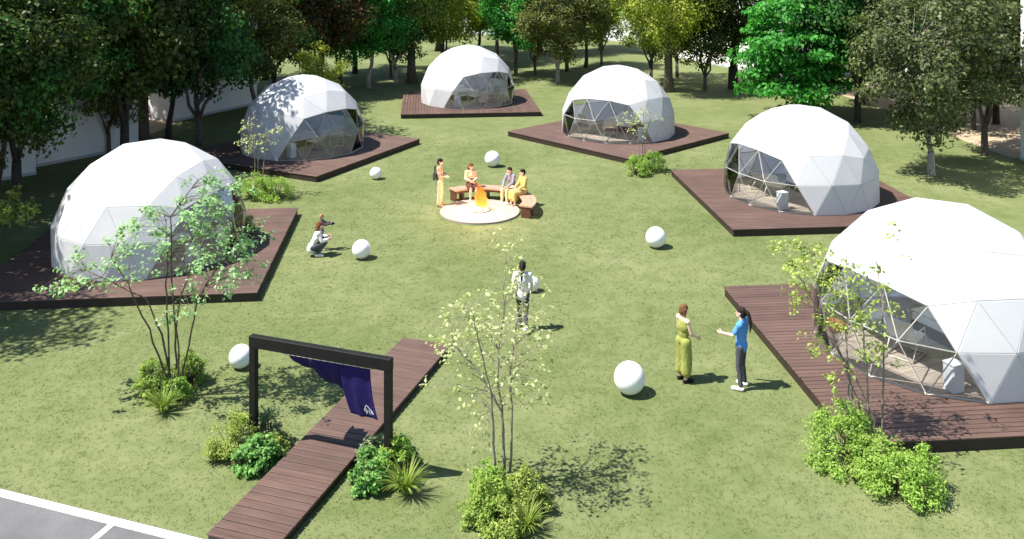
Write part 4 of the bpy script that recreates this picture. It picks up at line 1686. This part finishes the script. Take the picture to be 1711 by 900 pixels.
M['lip'] = plain('lip', (.42, .16, .14), .5, .05)
hair_brown = cloth_mat('hair_brown', (.13, .05, .02)); hair_dark = cloth_mat('hair_dark', (.022, .014, .011)); hair_red = cloth_mat('hair_auburn', (.15, .070, .032)); hair_fair = cloth_mat('hair_fair', (.36, .22, .10))
c_olive = cloth_mat('olive_fabric', (.27, .29, .075)); c_blue = cloth_mat('blue_fabric', (.10, .29, .68)); c_white = cloth_mat('white_fabric', (.72, .72, .72))
c_grey = cloth_mat('charcoal_fabric', (.070, .075, .085)); c_tan = cloth_mat('tan_fabric', (.50, .36, .26)); c_cream = cloth_mat('cream_fabric', (.62, .52, .33)); c_black = cloth_mat('black_leather', (.015, .013, .013))
c_lav = cloth_mat('lavender_fabric', (.24, .23, .32)); c_yel = cloth_mat('yellow_fabric', (.50, .38, .14)); c_ivory = cloth_mat('ivory_fabric', (.66, .55, .36)); c_dkred = cloth_mat('dark_red_fabric', (.10, .04, .03))


def fx(a):
    return R_(a)


# woman in olive green, facing right
person(at(1142, 636), R_(26), 'woman in a sleeveless olive green wide-leg outfit facing the blue-shirted woman',
       dict(elL=(.02, .20, 1.06), elR=(.04, -.21, 1.06), wrL=(.20, .17, .93), wrR=(.24, -.17, .94), look=(1, .1, -.02)),
       [('top', c_olive), ('skirt', c_olive, {'to': .80}), ('shoes', c_black)], ('bob', hair_red), .99, 'two women talking')
# woman in blue, facing left
person(at(1239, 648), R_(146), 'woman with a long ponytail in a blue shirt, one arm stretched out',
       dict(elL=(.10, .20, 1.10), wrL=(.33, .16, 1.08), elR=(-.02, -.22, 1.06), wrR=(.10, -.23, .86), look=(1, .0, .0), knL=(.02, .10, .46), anL=(-.03, .13, .075), toeL=(.12, .16, .035), anR=(-.02, -.13, .075), toeR=(.13, -.15, .035)),
       [('shirt', c_blue, {'sleeve': .34, 'hem': .05}), ('trousers', c_grey, {'g': .006}), ('shoes', c_white)], ('pony', hair_dark), 1.03, 'two women talking')
# walking woman, seen from behind
person(at(873, 550), R_(84), 'woman with a dark ponytail in a white top walking away towards the fire',
       dict(elL=(-.06, .22, 1.07), wrL=(-.02, .25, .84), elR=(.03, -.22, 1.07), wrR=(.16, -.20, .90), knL=(.16, .09, .48), anL=(.16, .09, .09), toeL=(.31, .10, .05), knR=(-.03, -.09, .45), anR=(-.28, -.09, .15), toeR=(-.17, -.10, .045), look=(1, 0, -.1)),
       [('shirt', c_white, {'sleeve': .30, 'hem': .09}), ('trousers', c_grey, {'g': .006}), ('shoes', c_white)], ('pony', hair_dark), 1.0, 'people around the fire')
# standing man left of the fire
person(at(735, 344), R_(-8), 'person in a tan top and cream trousers standing left of the fire',
       dict(elL=(.04, .23, 1.09), wrL=(.22, .10, 1.05), elR=(.03, -.23, 1.09), wrR=(.22, -.10, 1.04), look=(1, -.1, -.15)),
       [('shirt', c_tan, {'sleeve': .4}), ('trousers', c_cream, {'g': .016, 'flare': .02}), ('shoes', c_tan)], ('short', hair_dark), 1.02, 'people around the fire')


def bag(loc, rz, label):
    root = empty('shoulder_bag', loc, rz)
    tag(root, label, 'bag')
    m_ = MB(); m_.cbox(-.15, .15, -.05, .05, -.16, .10, .03); m_.build('body', c_grey, root)
    m_ = MB(); m_.tube([(-.13, 0, .08), (-.09, 0, .26), (.0, .0, .33), (.09, 0, .26), (.13, 0, .08)], .012, 6); m_.build('strap', c_black, root, smooth=True)


pp = at(735, 344)
bag((pp.x - .17, pp.y - .01, 1.10), R_(85), 'dark bag on the back of the person standing left of the fire')

SIT = dict(pel=(-.02, 0, .54), chest=(-.01, 0, .83), neck=(.0, 0, 1.03), head=(.035, 0, 1.17), shL=(-.0, .165, .98), shR=(-.0, -.165, .98),
           hipL=(.0, .09, .52), hipR=(.0, -.09, .52), knL=(.43, .11, .49), knR=(.43, -.09, .49), anL=(.40, .11, .08), anR=(.44, -.10, .08), toeL=(.55, .13, .035), toeR=(.59, -.11, .035),
           elL=(.08, .21, .76), elR=(.08, -.21, .76), wrL=(.30, .10, .64), wrR=(.30, -.10, .64))


def on_bench(a, r=1.70):
    return Vector((PIT.x + r * math.cos(R_(a)), PIT.y + r * math.sin(R_(a)), 0))


def sit(a, label, outfit, hair, **kw):
    d = dict(SIT); d.update(kw)
    return person(on_bench(a), R_(a + 180), label, d, outfit, hair, .98, 'people around the fire')


sit(103, 'woman with long brown hair and an ivory top seated at the back of the bench', [('shirt', c_ivory, {'sleeve': .7}), ('skirt', c_dkred, {'to': .42}), ('shoes', c_tan)], ('long', hair_brown), look=(1, .25, -.1),
    wrL=(.26, .02, .70), wrR=(.26, -.02, .68))
sit(50, 'person in a lavender grey top seated on the right half of the bench', [('shirt', c_lav, {'sleeve': .9}), ('trousers', c_cream, {'g': .014}), ('shoes', c_white)], ('short', hair_dark), chest=(.04, 0, .82), neck=(.10, 0, 1.01), head=(.15, 0, 1.14), shL=(.09, .165, .96), shR=(.09, -.165, .96), elL=(.20, .2, .74), elR=(.2, -.2, .74), wrL=(.40, .09, .62), wrR=(.40, -.09, .62))
sit(29, 'person in a mustard yellow outfit seated nearest the right end of the bench', [('shirt', c_yel, {'sleeve': .8}), ('skirt', c_yel, {'to': .72}), ('shoes', c_dkred)], ('short', hair_dark), look=(1, -.2, -.1))

# crouching woman and child by the left deck
CR = dict(pel=(-.12, 0, .27), chest=(.02, 0, .53), neck=(.07, 0, .71), head=(.11, 0, .85), shL=(.05, .16, .67), shR=(.05, -.16, .67),
          hipL=(-.10, .09, .26), hipR=(-.10, -.09, .26), knL=(.24, .13, .43), knR=(.26, -.12, .40), anL=(-.01, .12, .085), anR=(.02, -.12, .085), toeL=(.14, .14, .035), toeR=(.17, -.14, .035),
          elL=(.15, .21, .47), elR=(.15, -.21, .47), wrL=(.32, .13, .50), wrR=(.32, -.13, .48), look=(1, .15, -.1))
person(at(528, 427), R_(15), 'crouching woman with long brown hair in a white top on the lawn', CR,
       [('shirt', c_white, {'sleeve': .9, 'hem': .12}), ('trousers', c_grey, {'g': .012}), ('shoes', c_white)], ('long', hair_brown), 1.02, 'crouching pair on the lawn')
person(at(537, 417), R_(5), 'fair-haired child in dark sleeves with arms held out behind the crouching woman',
       dict(elL=(.18, .19, 1.18), elR=(.18, -.19, 1.18), wrL=(.42, .10, 1.20), wrR=(.42, -.10, 1.20), look=(1, 0, 0)),
       [('shirt', c_grey, {'sleeve': .95}), ('trousers', c_lav, {'g': .01}), ('shoes', c_white)], ('bob', hair_fair), .66, 'crouching pair on the lawn')
cm_ = empty('camera_toy', at(537, 417) + Vector((.33, 0, .79)), R_(5))
tag(cm_, 'small dark camera held out by the fair-haired child', 'camera')
m_ = MB(); m_.cbox(-.03, .03, -.05, .05, -.035, .035, .006); m_.build('body', c_black, cm_)
m_ = MB(); m_.tube([(.03, 0, 0), (.07, 0, 0)], .026, 10); m_.build('lens', c_black, cm_)


# ------------------------------------------------------------------ short grass blades on the near lawn
def grass_blades():
    rng = np.random.RandomState(77)
    zones = [((-14, 13, 13.6, 22.0), 190), ((-13, 13, 22.0, 31), 80), ((-16, 17, 31, 44), 28)]
    allP = []
    for (x0, x1, y0, y1), dens in zones:
        n = int((x1 - x0) * (y1 - y0) * dens)
        allP.append(np.stack([rng.uniform(x0, x1, n), rng.uniform(y0, y1, n)], 1))
    P = np.concatenate(allP)
    P = P[np.abs(P[:, 0]) < .60 * P[:, 1] + 1]
    keep = np.ones(len(P), bool)
    for (x, y, rz, fc, sd) in DOMES:
        c, s = math.cos(R_(rz)), math.sin(R_(rz))
        dx, dy = P[:, 0] - x, P[:, 1] - y
        u, v = dx * c + dy * s, -dx * s + dy * c
        keep &= ~((np.abs(u) < DECK / 2 - .01) & (np.abs(v) < DECK / 2 - .01))
    dx, dy = P[:, 0] - WA.x, P[:, 1] - WA.y
    u = dx * wd.x + dy * wd.y; v = dx * wn_.x + dy * wn_.y
    keep &= ~((u > 0.01) & (u < wlen) & (v > 0.0) & (v < wwid))
    keep &= np.hypot(P[:, 0] - PIT.x, P[:, 1] - PIT.y) > 1.37
    keep &= ((P[:, 0] - LA.x) * ln.x + (P[:, 1] - LA.y) * ln.y) < -.03
    P = P[keep]
    nb = 5
    n = len(P) * nb
    base = np.repeat(P, nb, 0) + rng.normal(size=(n, 2)) * .022
    a = rng.uniform(0, 2 * PI, n)
    lean = rng.uniform(.3, 1.5, n)
    h = rng.uniform(.010, .026, n)
    wdt = rng.uniform(.004, .008, n) * (1 + (base[:, 1] > 22) * .6 + (base[:, 1] > 31) * .6)
    s = np.stack([-np.sin(a), np.cos(a), np.zeros(n)], 1) * wdt[:, None]
    b3 = np.stack([base[:, 0], base[:, 1], np.full(n, -.004)], 1)
    tip = b3 + np.stack([np.cos(a) * lean * h, np.sin(a) * lean * h, h], 1)
    V = np.stack([b3 - s, b3 + s, tip], 1).reshape(-1, 3).astype(np.float32)
    m = bpy.data.meshes.new('grass')
    m.vertices.add(len(V)); m.vertices.foreach_set('co', V.ravel())
    m.loops.add(n * 3); m.loops.foreach_set('vertex_index', np.arange(n * 3, dtype=np.int32))
    m.polygons.add(n)
    m.polygons.foreach_set('loop_start', np.arange(0, n * 3, 3, dtype=np.int32))
    m.polygons.foreach_set('loop_total', np.full(n, 3, dtype=np.int32))
    m.update()
    o = obj('grass', m, M['blade'])
    tag(o, 'short mown grass blades covering the lawn', 'grass', kind='stuff')


grass_blades()
